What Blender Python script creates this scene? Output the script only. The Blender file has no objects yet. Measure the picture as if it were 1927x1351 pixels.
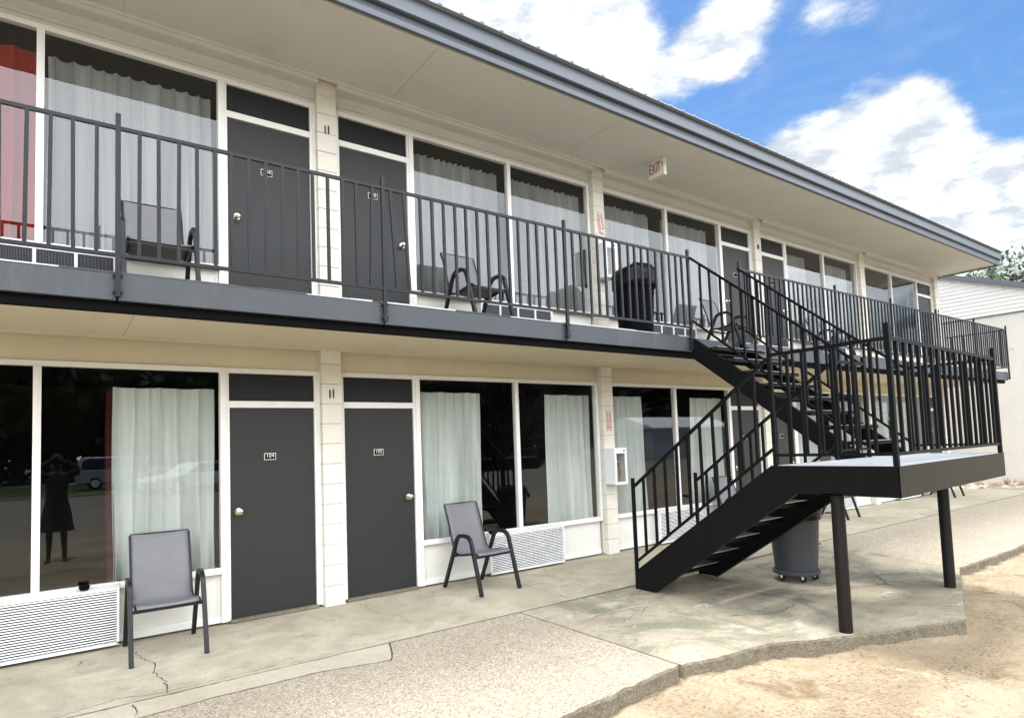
import bpy, bmesh, math, random
from mathutils import Vector, Matrix, noise
R = math.radians
random.seed(7)
scene = bpy.context.scene
col = scene.collection

# ------------------------------------------------------------------ camera
RIGHT = Vector((0.80726, -0.58910, -0.03654)); UP = Vector((-0.01444, -0.08163, 0.99656)); FWD = Vector((0.59005, 0.80393, 0.06186))
cam_d = bpy.data.cameras.new('camera'); cam = bpy.data.objects.new('camera', cam_d); col.objects.link(cam)
CAMPOS = Vector((-2.33015, -6.50105, 1.57294))
E_F, E_PPX, E_PPY = 1175.2274, 1.0737, 87.3613
yaw, pitch, roll = 0.631, 0.0619, -0.0366
#CAMROT
f_ = Vector((math.sin(yaw)*math.cos(pitch), math.cos(yaw)*math.cos(pitch), math.sin(pitch)))
r_ = Vector((math.cos(yaw), -math.sin(yaw), 0)); u_ = r_.cross(f_)
r2 = r_*math.cos(roll)+u_*math.sin(roll); u2 = u_*math.cos(roll)-r_*math.sin(roll)
M = Matrix.Identity(4)
for i in range(3):
    M[i][0] = r2[i]; M[i][1] = u2[i]; M[i][2] = -f_[i]; M[i][3] = CAMPOS[i]
cam.matrix_world = M
cam_d.sensor_fit = 'HORIZONTAL'; cam_d.sensor_width = 36
cam_d.lens = 36*E_F/1927; cam_d.shift_x = -E_PPX/1927; cam_d.shift_y = E_PPY/1927
cam_d.clip_start = 0.05; cam_d.clip_end = 3000
scene.camera = cam
scene.render.resolution_x = 1024; scene.render.resolution_y = 717

# ------------------------------------------------------------------ world: sky with broken cumulus cloud
SUN_EL, SUN_AZ = 77, -12          # azimuth measured from +Y towards +X
world = bpy.data.worlds.new('World'); scene.world = world; world.use_nodes = True
nt = world.node_tree; nt.nodes.clear()
def N(nt, typ, **kw):
    n = nt.nodes.new(typ)
    for k, v in kw.items():
        if k[0] == 'i' and k[1:].isdigit(): n.inputs[int(k[1:])].default_value = v
        else: setattr(n, k, v)
    return n
def L(nt, a, b): nt.links.new(a, b)
def mth(nt, op, a, b=None, clamp=False):
    n = nt.nodes.new('ShaderNodeMath'); n.operation = op; n.use_clamp = clamp
    for i, s in enumerate((a, b)):
        if s is None: continue
        if isinstance(s, (int, float)): n.inputs[i].default_value = s
        else: nt.links.new(s, n.inputs[i])
    return n.outputs[0]
def mrange(nt, v, a, b, c=0, d=1, smooth=True):
    n = nt.nodes.new('ShaderNodeMapRange'); n.interpolation_type = 'SMOOTHSTEP' if smooth else 'LINEAR'
    nt.links.new(v, n.inputs[0])
    for i, s in enumerate((a, b, c, d)): n.inputs[i+1].default_value = s
    return n.outputs[0]
def mixc(nt, f, a, b, mode='MIX'):
    n = nt.nodes.new('ShaderNodeMix'); n.data_type = 'RGBA'; n.blend_type = mode
    for s, i in ((f, 0), (a, 6), (b, 7)):
        if isinstance(s, (int, float)): n.inputs[i].default_value = s
        elif isinstance(s, tuple): n.inputs[i].default_value = (s[0], s[1], s[2], 1)
        else: nt.links.new(s, n.inputs[i])
    return n.outputs[2]
tc = N(nt, 'ShaderNodeTexCoord')
sky = N(nt, 'ShaderNodeTexSky'); sky.sky_type = 'NISHITA'; sky.sun_disc = False
sky.sun_elevation = R(SUN_EL); sky.sun_rotation = R(SUN_AZ); sky.air_density = 1.0; sky.dust_density = 0.6; sky.ozone_density = 2.2
skyc = N(nt, 'ShaderNodeHueSaturation'); skyc.inputs['Saturation'].default_value = 1.22; skyc.inputs['Value'].default_value = 0.84; L(nt, sky.outputs[0], skyc.inputs['Color'])
nrm = N(nt, 'ShaderNodeVectorMath', operation='NORMALIZE'); L(nt, tc.outputs['Generated'], nrm.inputs[0])
sep = N(nt, 'ShaderNodeSeparateXYZ'); L(nt, nrm.outputs[0], sep.inputs[0])
zz = mth(nt, 'ADD', mth(nt, 'MAXIMUM', sep.outputs[2], 0.0), 0.30)
cmb = N(nt, 'ShaderNodeCombineXYZ')
L(nt, mth(nt, 'DIVIDE', sep.outputs[0], zz), cmb.inputs[0]); L(nt, mth(nt, 'DIVIDE', sep.outputs[1], zz), cmb.inputs[1])
L(nt, mth(nt, 'MULTIPLY', sep.outputs[2], 2.2), cmb.inputs[2])
n1 = N(nt, 'ShaderNodeTexNoise'); n1.inputs['Scale'].default_value = 2.6; n1.inputs['Detail'].default_value = 9; n1.inputs['Roughness'].default_value = 0.60; n1.inputs['Distortion'].default_value = 0.7
L(nt, cmb.outputs[0], n1.inputs['Vector'])
n2 = N(nt, 'ShaderNodeTexNoise'); n2.inputs['Scale'].default_value = 9.0; n2.inputs['Detail'].default_value = 6; n2.inputs['Roughness'].default_value = 0.62
L(nt, cmb.outputs[0], n2.inputs['Vector'])
dens = mth(nt, 'ADD', mth(nt, 'MULTIPLY', n1.outputs[0], 0.75), mth(nt, 'MULTIPLY', n2.outputs[0], 0.35))
noise_v = N(nt, 'ShaderNodeTexNoise'); noise_v.inputs['Scale'].default_value = 4.2; noise_v.inputs['Detail'].default_value = 8; noise_v.inputs['Roughness'].default_value = .62; noise_v.inputs['Distortion'].default_value = 1.4; L(nt, cmb.outputs[0], noise_v.inputs['Vector'])
n3 = N(nt, 'ShaderNodeTexNoise'); n3.inputs['Scale'].default_value = 24; n3.inputs['Detail'].default_value = 5; n3.inputs['Roughness'].default_value = .65; L(nt, cmb.outputs[0], n3.inputs['Vector'])
dens = mth(nt, 'ADD', dens, mth(nt, 'MULTIPLY', n3.outputs[0], 0.30))
dens = mth(nt, 'ADD', dens, -0.105)
# world-fixed cloud masses: direction, inner and outer radius in degrees, weight
BLOBS = [((0.80, 0.35, 0.48), 12, 36, -0.52),
         ((0.40, 0.74, 0.55), 10, 20, 0.40), ((0.50, 0.66, 0.55), 3, 14, 0.30), ((0.5498, 0.6797, 0.4855), 3, 13, 0.42), ((0.6011, 0.5649, 0.5653), 2, 10, 0.34), ((0.6865, 0.5518, 0.4735), 0, 7, 0.20),
         ((0.7148, 0.4561, 0.5301), 0, 5, 0.36), ((0.734, 0.4221, 0.532), 0, 5.5, 0.38), ((0.7954, 0.3467, 0.4972), 0, 5, 0.52),
         ((0.7195, 0.4955, 0.4866), 0, 5, 0.30), ((0.7717, 0.4186, 0.4788), 0, 5, -0.26), ((0.815, 0.38, 0.435), 0, 5, -0.30), ((0.755, 0.485, 0.44), 0, 4, -0.20),
         ((0.8648, 0.3557, 0.3544), 2, 8, 0.42), ((0.8636, 0.321, 0.3887), 1, 5, 0.30), ((0.7926, 0.4595, 0.4008), 1, 7, 0.34), ((0.8439, 0.4083, 0.3481), 3, 9, 0.42),
         ((0.9209, 0.2912, 0.2592), 3, 9, 0.50), ((0.9324, 0.2387, 0.2712), 2, 7, 0.34), ((0.8743, 0.2712, 0.4026), 0, 3.5, 0.20), ((0.8712, 0.2072, 0.4451), 0, 4, 0.42),
         ((-0.25, -0.88, 0.42), 40, 68, 0.75), ((0.62, -0.70, 0.36), 16, 32, 0.55), ((0.93, 0.25, 0.18), 3, 12, 0.25), ((0.89, 0.20, 0.36), 2, 7, -0.16)]
for d, a, b, w in BLOBS:
    v = Vector(d).normalized()
    dt = N(nt, 'ShaderNodeVectorMath', operation='DOT_PRODUCT'); L(nt, nrm.outputs[0], dt.inputs[0]); dt.inputs[1].default_value = v
    dens = mth(nt, 'ADD', dens, mrange(nt, dt.outputs['Value'], math.cos(R(b)), math.cos(R(a)), 0, w))
veil = mth(nt, 'MULTIPLY', mrange(nt, noise_v.outputs[0], .42, .75), 0.13)
mask = mth(nt, 'MAXIMUM', mth(nt, 'POWER', mrange(nt, dens, 0.44, 0.80), 1.7), veil)
bk = N(nt, 'ShaderNodeVectorMath', operation='DOT_PRODUCT'); L(nt, nrm.outputs[0], bk.inputs[0]); bk.inputs[1].default_value = Vector((-0.25, -0.88, 0.42)).normalized()
bk2 = N(nt, 'ShaderNodeVectorMath', operation='DOT_PRODUCT'); L(nt, nrm.outputs[0], bk2.inputs[0]); bk2.inputs[1].default_value = Vector((0.62, -0.70, 0.36)).normalized()
back = mth(nt, 'MAXIMUM', mrange(nt, bk.outputs['Value'], math.cos(R(72)), math.cos(R(45))), mrange(nt, bk2.outputs['Value'], math.cos(R(30)), math.cos(R(15))))
shade = mrange(nt, n2.outputs[0], 0.34, 0.60, 0.0, 1.0)
thick = mrange(nt, dens, 0.60, 1.0, 0.25, 1.0)
shp = mth(nt, 'ADD', mth(nt, 'MULTIPLY', mth(nt, 'MULTIPLY', shade, thick), 0.16), back, True)
cl = mixc(nt, shp, (2.9, 3.15, 3.5), (19.0, 19.4, 20.0))
skm = mixc(nt, mask, skyc.outputs[0], cl)
bg = N(nt, 'ShaderNodeBackground'); bg.inputs[1].default_value = 0.085; L(nt, skm, bg.inputs[0])
wo = N(nt, 'ShaderNodeOutputWorld'); L(nt, bg.outputs[0], wo.inputs[0])

sd = bpy.data.lights.new('sun', 'SUN'); sd.energy = 1.6; sd.angle = R(14); sd.color = (1.0, 0.98, 0.95)
sun = bpy.data.objects.new('sun', sd); col.objects.link(sun)
sv = Vector((math.sin(R(SUN_AZ))*math.cos(R(SUN_EL)), math.cos(R(SUN_AZ))*math.cos(R(SUN_EL)), math.sin(R(SUN_EL))))
sun.rotation_euler = sv.to_track_quat('Z', 'Y').to_euler(); sun.location = (0, 0, 30)

scene.view_settings.view_transform = 'Standard'; scene.view_settings.look = 'None'
scene.view_settings.exposure = 1.52; scene.view_settings.gamma = 1
scene.cycles.max_bounces = 8; scene.cycles.diffuse_bounces = 4; scene.cycles.glossy_bounces = 4; scene.cycles.transmission_bounces = 6; scene.cycles.transparent_max_bounces = 10
scene.cycles.sample_clamp_indirect = 6; scene.cycles.caustics_reflective = False; scene.cycles.caustics_refractive = False
try: scene.cycles.use_denoising = True
except Exception: pass

# ------------------------------------------------------------------ materials
MATS = {}
def newmat(name):
    m = bpy.data.materials.new(name); m.use_nodes = True; MATS[name] = m
    nt = m.node_tree; b = nt.nodes['Principled BSDF']
    return m, nt, b
def noise_n(nt, scale, detail=5, rough=.55, vec=None, dist=0.0):
    n = nt.nodes.new('ShaderNodeTexNoise'); n.inputs['Scale'].default_value = scale; n.inputs['Detail'].default_value = detail
    n.inputs['Roughness'].default_value = rough; n.inputs['Distortion'].default_value = dist
    if vec is not None: nt.links.new(vec, n.inputs['Vector'])
    return n.outputs[0]
def objco(nt):
    g = nt.nodes.new('ShaderNodeNewGeometry'); return g.outputs['Position']
def bump(nt, b, h, strength, dist=.01):
    n = nt.nodes.new('ShaderNodeBump'); n.inputs['Strength'].default_value = strength; n.inputs['Distance'].default_value = dist
    nt.links.new(h, n.inputs['Height']); nt.links.new(n.outputs[0], b.inputs['Normal'])
def scalev(nt, vec, s):
    n = nt.nodes.new('ShaderNodeVectorMath'); n.operation = 'MULTIPLY'; nt.links.new(vec, n.inputs[0]); n.inputs[1].default_value = s
    return n.outputs[0]
def paint(name, c, rough=.5, var=.12, vscale=3, bstr=.15, bscale=60, metal=0, dirt=None, spec=.5, streak=False):
    m, nt, b = newmat(name); p = objco(nt)
    v = noise_n(nt, vscale, 6, .6, p)
    v2 = noise_n(nt, vscale*9, 4, .6, p)
    f = mrange(nt, mth(nt, 'ADD', mth(nt, 'MULTIPLY', v, .7), mth(nt, 'MULTIPLY', v2, .3)), .3, .7, 1-var, 1+var, False)
    mul = nt.nodes.new('ShaderNodeVectorMath'); mul.operation = 'SCALE'; mul.inputs[0].default_value = c; nt.links.new(f, mul.inputs['Scale'])
    out = mul.outputs[0]
    if dirt:
        dm = noise_n(nt, 2.1, 8, .7, scalev(nt, p, (1, 1, .25)) if streak else p)
        out = mixc(nt, mrange(nt, dm, .52, .78, 0, dirt[3]), out, dirt[:3])
    nt.links.new(out, b.inputs['Base Color'])
    b.inputs['Roughness'].default_value = rough; b.inputs['Metallic'].default_value = metal; b.inputs['Specular IOR Level'].default_value = spec
    if bstr: bump(nt, b, noise_n(nt, bscale, 4, .6, p), bstr, .004)
    return m
CREAM = paint('cream_paint', (.70, .675, .60), .6, .05, 2, .35, 90, dirt=(.40, .36, .26, .25))
BLOCK = paint('block_paint', (.71, .685, .61), .65, .07, 4, .6, 55, dirt=(.42, .36, .26, .30))
MORTAR = paint('mortar_joint', (.40, .37, .30), .85, .1, 6, .5, 60)
PANEL = paint('wall_panel_paint', (.72, .71, .665), .6, .05, 2, .2, 80, dirt=(.42, .40, .32, .25))
SOFFIT = paint('soffit_paint', (.64, .635, .605), .7, .05, 1.2, .5, 140, dirt=(.42, .38, .28, .22))
TAN = paint('balcony_ceiling_paint', (.64, .575, .43), .7, .07, 1.6, .3, 120, dirt=(.42, .34, .2, .3))
WHITE = paint('white_trim_paint', (.80, .80, .78), .4, .05, 5, .1, 40, dirt=(.45, .43, .36, .22))
DOOR = paint('door_paint', (.019, .020, .0205), .52, .06, 3, .10, 150, spec=.42, dirt=(.035, .034, .032, .35))
TRANS = paint('transom_paint', (.015, .016, .018), .5, .1, 3, .12, 150, spec=.22)
FASC = paint('grey_fascia_paint', (.047, .055, .065), .5, .10, 2.5, .35, 30, dirt=(.15, .16, .17, .35), streak=True)
GUT = paint('gutter_metal', (.088, .108, .135), .42, .05, 2, 0, 30, spec=.6)
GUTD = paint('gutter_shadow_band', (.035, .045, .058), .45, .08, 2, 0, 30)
RAILM = paint('rail_paint', (.015, .018, .022), .38, .25, 8, .25, 60, spec=.25)
STAIRM = paint('stair_black_paint', (.0045, .0047, .0052), .45, .2, 5, .3, 50, dirt=(.03, .026, .02, .10), spec=.14)
STAIRF = paint('landing_front_lit_paint', (.019, .018, .013), .5, .12, 3, .3, 40, dirt=(.04, .036, .026, .3), spec=.2)  # stair black lightened to paint in the light on the landing front
POSTM = paint('post_paint', (.011, .010, .009), .5, .2, 5, .2, 50, dirt=(.03, .022, .015, .3), spec=.2)
TREADM = paint('tread_steel', (.030, .028, .026), .5, .2, 5, .3, 120, dirt=(.10, .08, .06, .4), spec=.3)
PLATE = paint('tread_plate', (.50, .52, .54), .38, .12, 6, .2, 200, metal=.3)
CHAIRM = paint('chair_frame_paint', (.010, .011, .012), .38, .1, 8, .1, 120, spec=.35)
GRILLE = paint('grille_white', (.78, .79, .80), .4, .04, 4, 0, 30, dirt=(.4, .38, .33, .3))
FIN = paint('grille_fins', (.10, .105, .12), .5, .3, 40, 0, 30)
DARK = paint('dark_void', (.006, .006, .007), .9, .1, 3, 0, spec=.05)
BLACKPL = paint('black_plastic', (.004, .004, .005), .6, .15, 6, .15, 30, spec=.05)
BAG = paint('black_bag', (.004, .004, .005), .34, .2, 9, .8, 22, spec=.14)
GREYPL = paint('grey_bin_plastic', (.058, .063, .072), .5, .06, 4, .1, 60, dirt=(.11, .10, .09, .25), spec=.3)
BRASS = paint('knob_metal', (.62, .56, .42), .22, .06, 10, 0, metal=1)
STEEL = paint('cabinet_white', (.80, .82, .85), .3, .03, 4, 0)
RED = paint('red_paint', (.42, .012, .012), .4, .08, 6, 0)
REDLET = paint('exit_letters', (.20, .012, .02), .4, .05, 6, 0)
SIGNW = paint('sign_white', (.74, .72, .66), .35, .05, 9, 0, dirt=(.5, .47, .38, .4))
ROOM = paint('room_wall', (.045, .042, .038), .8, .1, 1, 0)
RUST = paint('rust_mark', (.10, .05, .025), .7, .3, 20, 0)
ANNEX = paint('annex_wall_paint', (.62, .605, .555), .8, .05, 1.5, .35, 70, dirt=(.5, .46, .37, .25))
SIDING = paint('siding_vinyl', (.72, .70, .66), .5, .04, 3, 0, dirt=(.5, .48, .42, .25))
ROOFM = paint('roof_metal', (.28, .31, .35), .35, .08, 3, 0)
ROOFE = paint('annex_roof_edge', (.12, .13, .145), .6, .1, 3, 0)
RUBBER = paint('tyre_rubber', (.012, .012, .012), .8, .2, 8, 0)
CARS = paint('suv_silver_paint', (.42, .47, .54), .25, .03, 3, 0, metal=.3)
CARW = paint('sedan_white_paint', (.82, .82, .82), .25, .03, 3, 0)
CARG = paint('car_window', (.01, .012, .014), .08, .1, 3, 0)
BARK = paint('bark', (.09, .065, .045), .9, .3, 8, .8, 14)
SKIN = paint('skin', (.06, .04, .032), .5, .05, 8, 0)
CLOTH = paint('dark_clothing', (.014, .014, .018), .8, .2, 8, 0)
HAIRM = paint('dark_hair', (.012, .009, .007), .6, .3, 20, .4, 60)
ROCK = paint('rubble_stone', (.42, .38, .32), .85, .2, 9, .8, 30)
SHEDW = paint('shed_metal', (.50, .54, .58), .5, .06, 2, 0)
WALLL = paint('lap_wall', (.4, .38, .34), .7, .1, 2, 0)

def sling_mat():
    m, nt, b = newmat('grey_sling_mesh'); p = objco(nt)
    w = nt.nodes.new('ShaderNodeTexWave'); w.inputs['Scale'].default_value = 90; w.bands_direction = 'Z'; nt.links.new(p, w.inputs[0])
    w2 = nt.nodes.new('ShaderNodeTexWave'); w2.inputs['Scale'].default_value = 90; w2.bands_direction = 'X'; nt.links.new(p, w2.inputs[0])
    s = mth(nt, 'ADD', w.outputs[1], w2.outputs[1])
    c = mixc(nt, mrange(nt, s, .3, 1.7), (.125, .128, .14), (.175, .178, .195))
    c = mixc(nt, mrange(nt, noise_n(nt, 5, 5, .6, p), .4, .75, 0, .25), c, (.22, .22, .22))
    nt.links.new(c, b.inputs['Base Color']); b.inputs['Roughness'].default_value = .6
    bump(nt, b, s, .25, .001)
    return m
SLING = sling_mat()
def curtain_mat(name, c):
    m, nt, b = newmat(name); p = objco(nt)
    v = noise_n(nt, 1.5, 5, .6, scalev(nt, p, (4, 4, .35)))
    cc = mixc(nt, mrange(nt, v, .35, .7), tuple(x*.80 for x in c), c)
    fine = noise_n(nt, 130, 3, .6, p)
    cc = mixc(nt, mrange(nt, fine, .3, .7, 0, .12), cc, tuple(x*.6 for x in c))
    nt.links.new(cc, b.inputs['Base Color']); b.inputs['Roughness'].default_value = .85; b.inputs['Specular IOR Level'].default_value = .15
    t = nt.nodes.new('ShaderNodeBsdfTranslucent'); nt.links.new(cc, t.inputs[0])
    mx = nt.nodes.new('ShaderNodeMixShader'); mx.inputs[0].default_value = .12
    nt.links.new(b.outputs[0], mx.inputs[1]); nt.links.new(t.outputs[0], mx.inputs[2])
    nt.links.new(mx.outputs[0], nt.nodes['Material Output'].inputs[0])
    return m
CURT = curtain_mat('pale_curtain_fabric', (.76, .79, .76))
CURTU = curtain_mat('shaded_curtain_fabric', (.42, .42, .415))  # same pale fabric, its colour darkened to carry the shade under the eave
CURTR = curtain_mat('red_curtain_fabric', (.30, .022, .014))
CURTM = curtain_mat('maroon_curtain_fabric', (.10, .025, .025))
def glass_mat(name, tint, k):
    m, nt, b = newmat(name); nt.nodes.remove(b)
    tr = nt.nodes.new('ShaderNodeBsdfTransparent'); tr.inputs[0].default_value = (*tint, 1)
    gl = nt.nodes.new('ShaderNodeBsdfGlossy'); gl.inputs['Roughness'].default_value = .0; gl.inputs[0].default_value = (.93, .97, 1, 1)
    ge = nt.nodes.new('ShaderNodeNewGeometry'); dp = nt.nodes.new('ShaderNodeVectorMath'); dp.operation = 'DOT_PRODUCT'
    nt.links.new(ge.outputs['Normal'], dp.inputs[0]); nt.links.new(ge.outputs['Incoming'], dp.inputs[1])
    ca = mth(nt, 'SUBTRACT', 1.0, mth(nt, 'ABSOLUTE', dp.outputs['Value']), True)
    sch = mth(nt, 'ADD', mth(nt, 'MULTIPLY', mth(nt, 'POWER', ca, 5.0), .957), .043)
    p = objco(nt); nb = nt.nodes.new('ShaderNodeBump'); nb.inputs['Strength'].default_value = .012; nb.inputs['Distance'].default_value = .02
    nt.links.new(noise_n(nt, 1.3, 2, .5, p), nb.inputs['Height']); nt.links.new(nb.outputs[0], gl.inputs['Normal'])
    f = mth(nt, 'MULTIPLY', sch, k, True)
    mx = nt.nodes.new('ShaderNodeMixShader'); nt.links.new(f, mx.inputs[0]); nt.links.new(tr.outputs[0], mx.inputs[1]); nt.links.new(gl.outputs[0], mx.inputs[2])
    nt.links.new(mx.outputs[0], nt.nodes['Material Output'].inputs[0])
    return m
GLASS = glass_mat('window_glass', (.90, .93, .92), 1.65)
CABG = glass_mat('cabinet_glass', (.75, .75, .72), 1.6)

def concrete_mat(name, base, stain, green, agg=0.0, crack=True, wet=0.0, scale=1.0, blot=0.0):
    m, nt, b = newmat(name); p = objco(nt)
    big = noise_n(nt, .9*scale, 8, .62, p, .6); med = noise_n(nt, 4.5*scale, 8, .65, p, .3); fine = noise_n(nt, 60, 5, .7, p)
    c = mixc(nt, mrange(nt, big, .38, .66), base, stain)
    c = mixc(nt, mrange(nt, med, .46, .72, 0, .6), c, green)
    wn = noise_n(nt, 2.3, 7, .6, p, 1.2)
    c = mixc(nt, mrange(nt, wn, .60, .80, 0, .5), c, tuple(min(.85, x*1.35) for x in base))
    c = mixc(nt, mrange(nt, fine, .35, .7, 0, .35), c, tuple(x*.55 for x in stain))
    h = fine
    if blot:
        bn = noise_n(nt, .85, 9, .66, p, 1.6); bm_ = mrange(nt, bn, .47, .60, 0, blot)
        c = mixc(nt, bm_, c, green)
        rn = noise_n(nt, 3.1, 9, .72, p, 2.2); c = mixc(nt, mrange(nt, rn, .60, .68, 0, blot*.9), c, (.13, .085, .05))
        wn2 = noise_n(nt, 1.7, 8, .6, scalev(nt, p, (1, 1.8, 1)), 1.0); c = mixc(nt, mrange(nt, wn2, .60, .72, 0, blot*.8), c, (.62, .60, .54))
    if agg:
        vo = nt.nodes.new('ShaderNodeTexVoronoi'); vo.inputs['Scale'].default_value = 88; nt.links.new(p, vo.inputs['Vector'])
        vo2 = nt.nodes.new('ShaderNodeTexVoronoi'); vo2.inputs['Scale'].default_value = 85; nt.links.new(p, vo2.inputs['Vector'])
        sp = nt.nodes.new('ShaderNodeSeparateColor'); nt.links.new(vo.outputs['Color'], sp.inputs[0])
        rampc = nt.nodes.new('ShaderNodeValToRGB'); nt.links.new(sp.outputs[0], rampc.inputs[0])
        e = rampc.color_ramp.elements; e[0].color = (.08, .062, .045, 1); e[1].position = 1; e[1].color = (.74, .69, .60, 1)
        for pos, cc in ((.25, (.34, .28, .20, 1)), (.5, (.50, .43, .33, 1)), (.75, (.60, .54, .43, 1))):
            k = e.new(pos); k.color = cc
        edge = mrange(nt, vo.outputs['Distance'], .25, .62)
        cc2 = mixc(nt, mth(nt, 'MULTIPLY', edge, .7), rampc.outputs[0], (.30, .255, .19))
        cc2 = mixc(nt, .20, cc2, c)
        c = mixc(nt, mth(nt, 'MULTIPLY', mrange(nt, noise_n(nt, 2.2, 5, .6, p), .25, .5, .55, 1), agg), c, cc2)
        h = mth(nt, 'SUBTRACT', mth(nt, 'MULTIPLY', fine, .5), mth(nt, 'ADD', vo.outputs['Distance'], mth(nt, 'MULTIPLY', vo2.outputs['Distance'], .4)))
    if crack:
        ds = nt.nodes.new('ShaderNodeVectorMath'); ds.operation = 'ADD'; nt.links.new(p, ds.inputs[0])
        nn = nt.nodes.new('ShaderNodeTexNoise'); nn.inputs['Scale'].default_value = 5; nn.inputs['Detail'].default_value = 6; nt.links.new(p, nn.inputs['Vector'])
        nt.links.new(scalev(nt, nn.outputs['Color'], (.22, .22, 0)), ds.inputs[1])
        v = nt.nodes.new('ShaderNodeTexVoronoi'); v.feature = 'DISTANCE_TO_EDGE'; v.inputs['Scale'].default_value = .62; nt.links.new(ds.outputs[0], v.inputs['Vector'])
        cm = mth(nt, 'MULTIPLY', mrange(nt, v.outputs['Distance'], .0, .0055, 1, 0), mrange(nt, noise_n(nt, 1.1, 3, .5, p), .54, .60))
        c = mixc(nt, mth(nt, 'MULTIPLY', cm, .8), c, (.07, .055, .04))
    nt.links.new(c, b.inputs['Base Color']); b.inputs['Roughness'].default_value = .85; b.inputs['Specular IOR Level'].default_value = .25
    bump(nt, b, h, .6 if agg else .4, .006)
    return m
WALK = concrete_mat('walkway_concrete', (.48, .435, .34), (.37, .335, .25), (.26, .25, .185), blot=.36)
STRIP = concrete_mat('patch_concrete', (.50, .45, .36), (.42, .37, .28), (.36, .33, .25))
PAD = concrete_mat('pad_concrete', (.46, .415, .32), (.32, .28, .205), (.16, .165, .115), agg=.22, blot=.85)
AGG = concrete_mat('exposed_aggregate', (.38, .335, .26), (.28, .24, .18), (.21, .19, .14), agg=.92, crack=False, blot=.28)
KERB = concrete_mat('kerb_side', (.15, .135, .10), (.10, .088, .062), (.09, .085, .055), agg=.32, crack=False)
def sand_mat():
    m, nt, b = newmat('sandy_dirt'); p = objco(nt)
    big = noise_n(nt, .55, 8, .62, p, 1.0); med = noise_n(nt, 2.6, 9, .68, p, .9); fine = noise_n(nt, 38, 6, .75, p)
    c = mixc(nt, mrange(nt, big, .40, .64), (.40, .335, .235), (.315, .25, .165))
    c = mixc(nt, mrange(nt, med, .50, .70, 0, .8), c, (.20, .135, .075))
    c = mixc(nt, mrange(nt, noise_n(nt, 1.4, 6, .6, p, 2.0), .58, .74, 0, .7), c, (.50, .44, .33))
    c = mixc(nt, mth(nt, 'MULTIPLY', mrange(nt, fine, .46, .66, 0, .85), mrange(nt, noise_n(nt, 1.9, 5, .6, p), .38, .60, .25, 1)), c, (.15, .095, .05))
    c = mixc(nt, mrange(nt, noise_n(nt, 7, 8, .7, p, 1.5), .58, .72, 0, .4), c, (.17, .11, .06))
    far = nt.nodes.new('ShaderNodeSeparateXYZ'); nt.links.new(p, far.inputs[0])
    c = mixc(nt, mrange(nt, far.outputs[1], -9, -14), c, mixc(nt, mrange(nt, med, .4, .7), (.22, .20, .17), (.32, .29, .24)))
    nt.links.new(c, b.inputs['Base Color']); b.inputs['Roughness'].default_value = .95; b.inputs['Specular IOR Level'].default_value = .1
    bump(nt, b, mth(nt, 'ADD', fine, mth(nt, 'MULTIPLY', med, 1.5)), .8, .012)
    return m
SAND = sand_mat()
def leaf_mat(name, a, bb):
    m, nt, b = newmat(name); p = objco(nt)
    v = noise_n(nt, 1.4, 4, .6, p); v2 = noise_n(nt, 23, 2, .5, p)
    c = mixc(nt, mrange(nt, v, .35, .65), a, bb); c = mixc(nt, mrange(nt, v2, .3, .7, 0, .5), c, tuple(x*1.5 for x in bb))
    nt.links.new(c, b.inputs['Base Color']); b.inputs['Roughness'].default_value = .55
    t = nt.nodes.new('ShaderNodeBsdfTranslucent'); nt.links.new(c, t.inputs[0])
    mx = nt.nodes.new('ShaderNodeMixShader'); mx.inputs[0].default_value = .3
    nt.links.new(b.outputs[0], mx.inputs[1]); nt.links.new(t.outputs[0], mx.inputs[2]); nt.links.new(mx.outputs[0], nt.nodes['Material Output'].inputs[0])
    return m
LEAF = leaf_mat('leaf_green', (.045, .075, .032), (.085, .125, .06))
LEAFD = leaf_mat('leaf_dark', (.020, .035, .012), (.035, .055, .02))
GRASS = leaf_mat('grass_green', (.05, .09, .02), (.08, .13, .03))
STRAW = leaf_mat('dry_litter', (.16, .09, .05), (.28, .18, .10))

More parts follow.
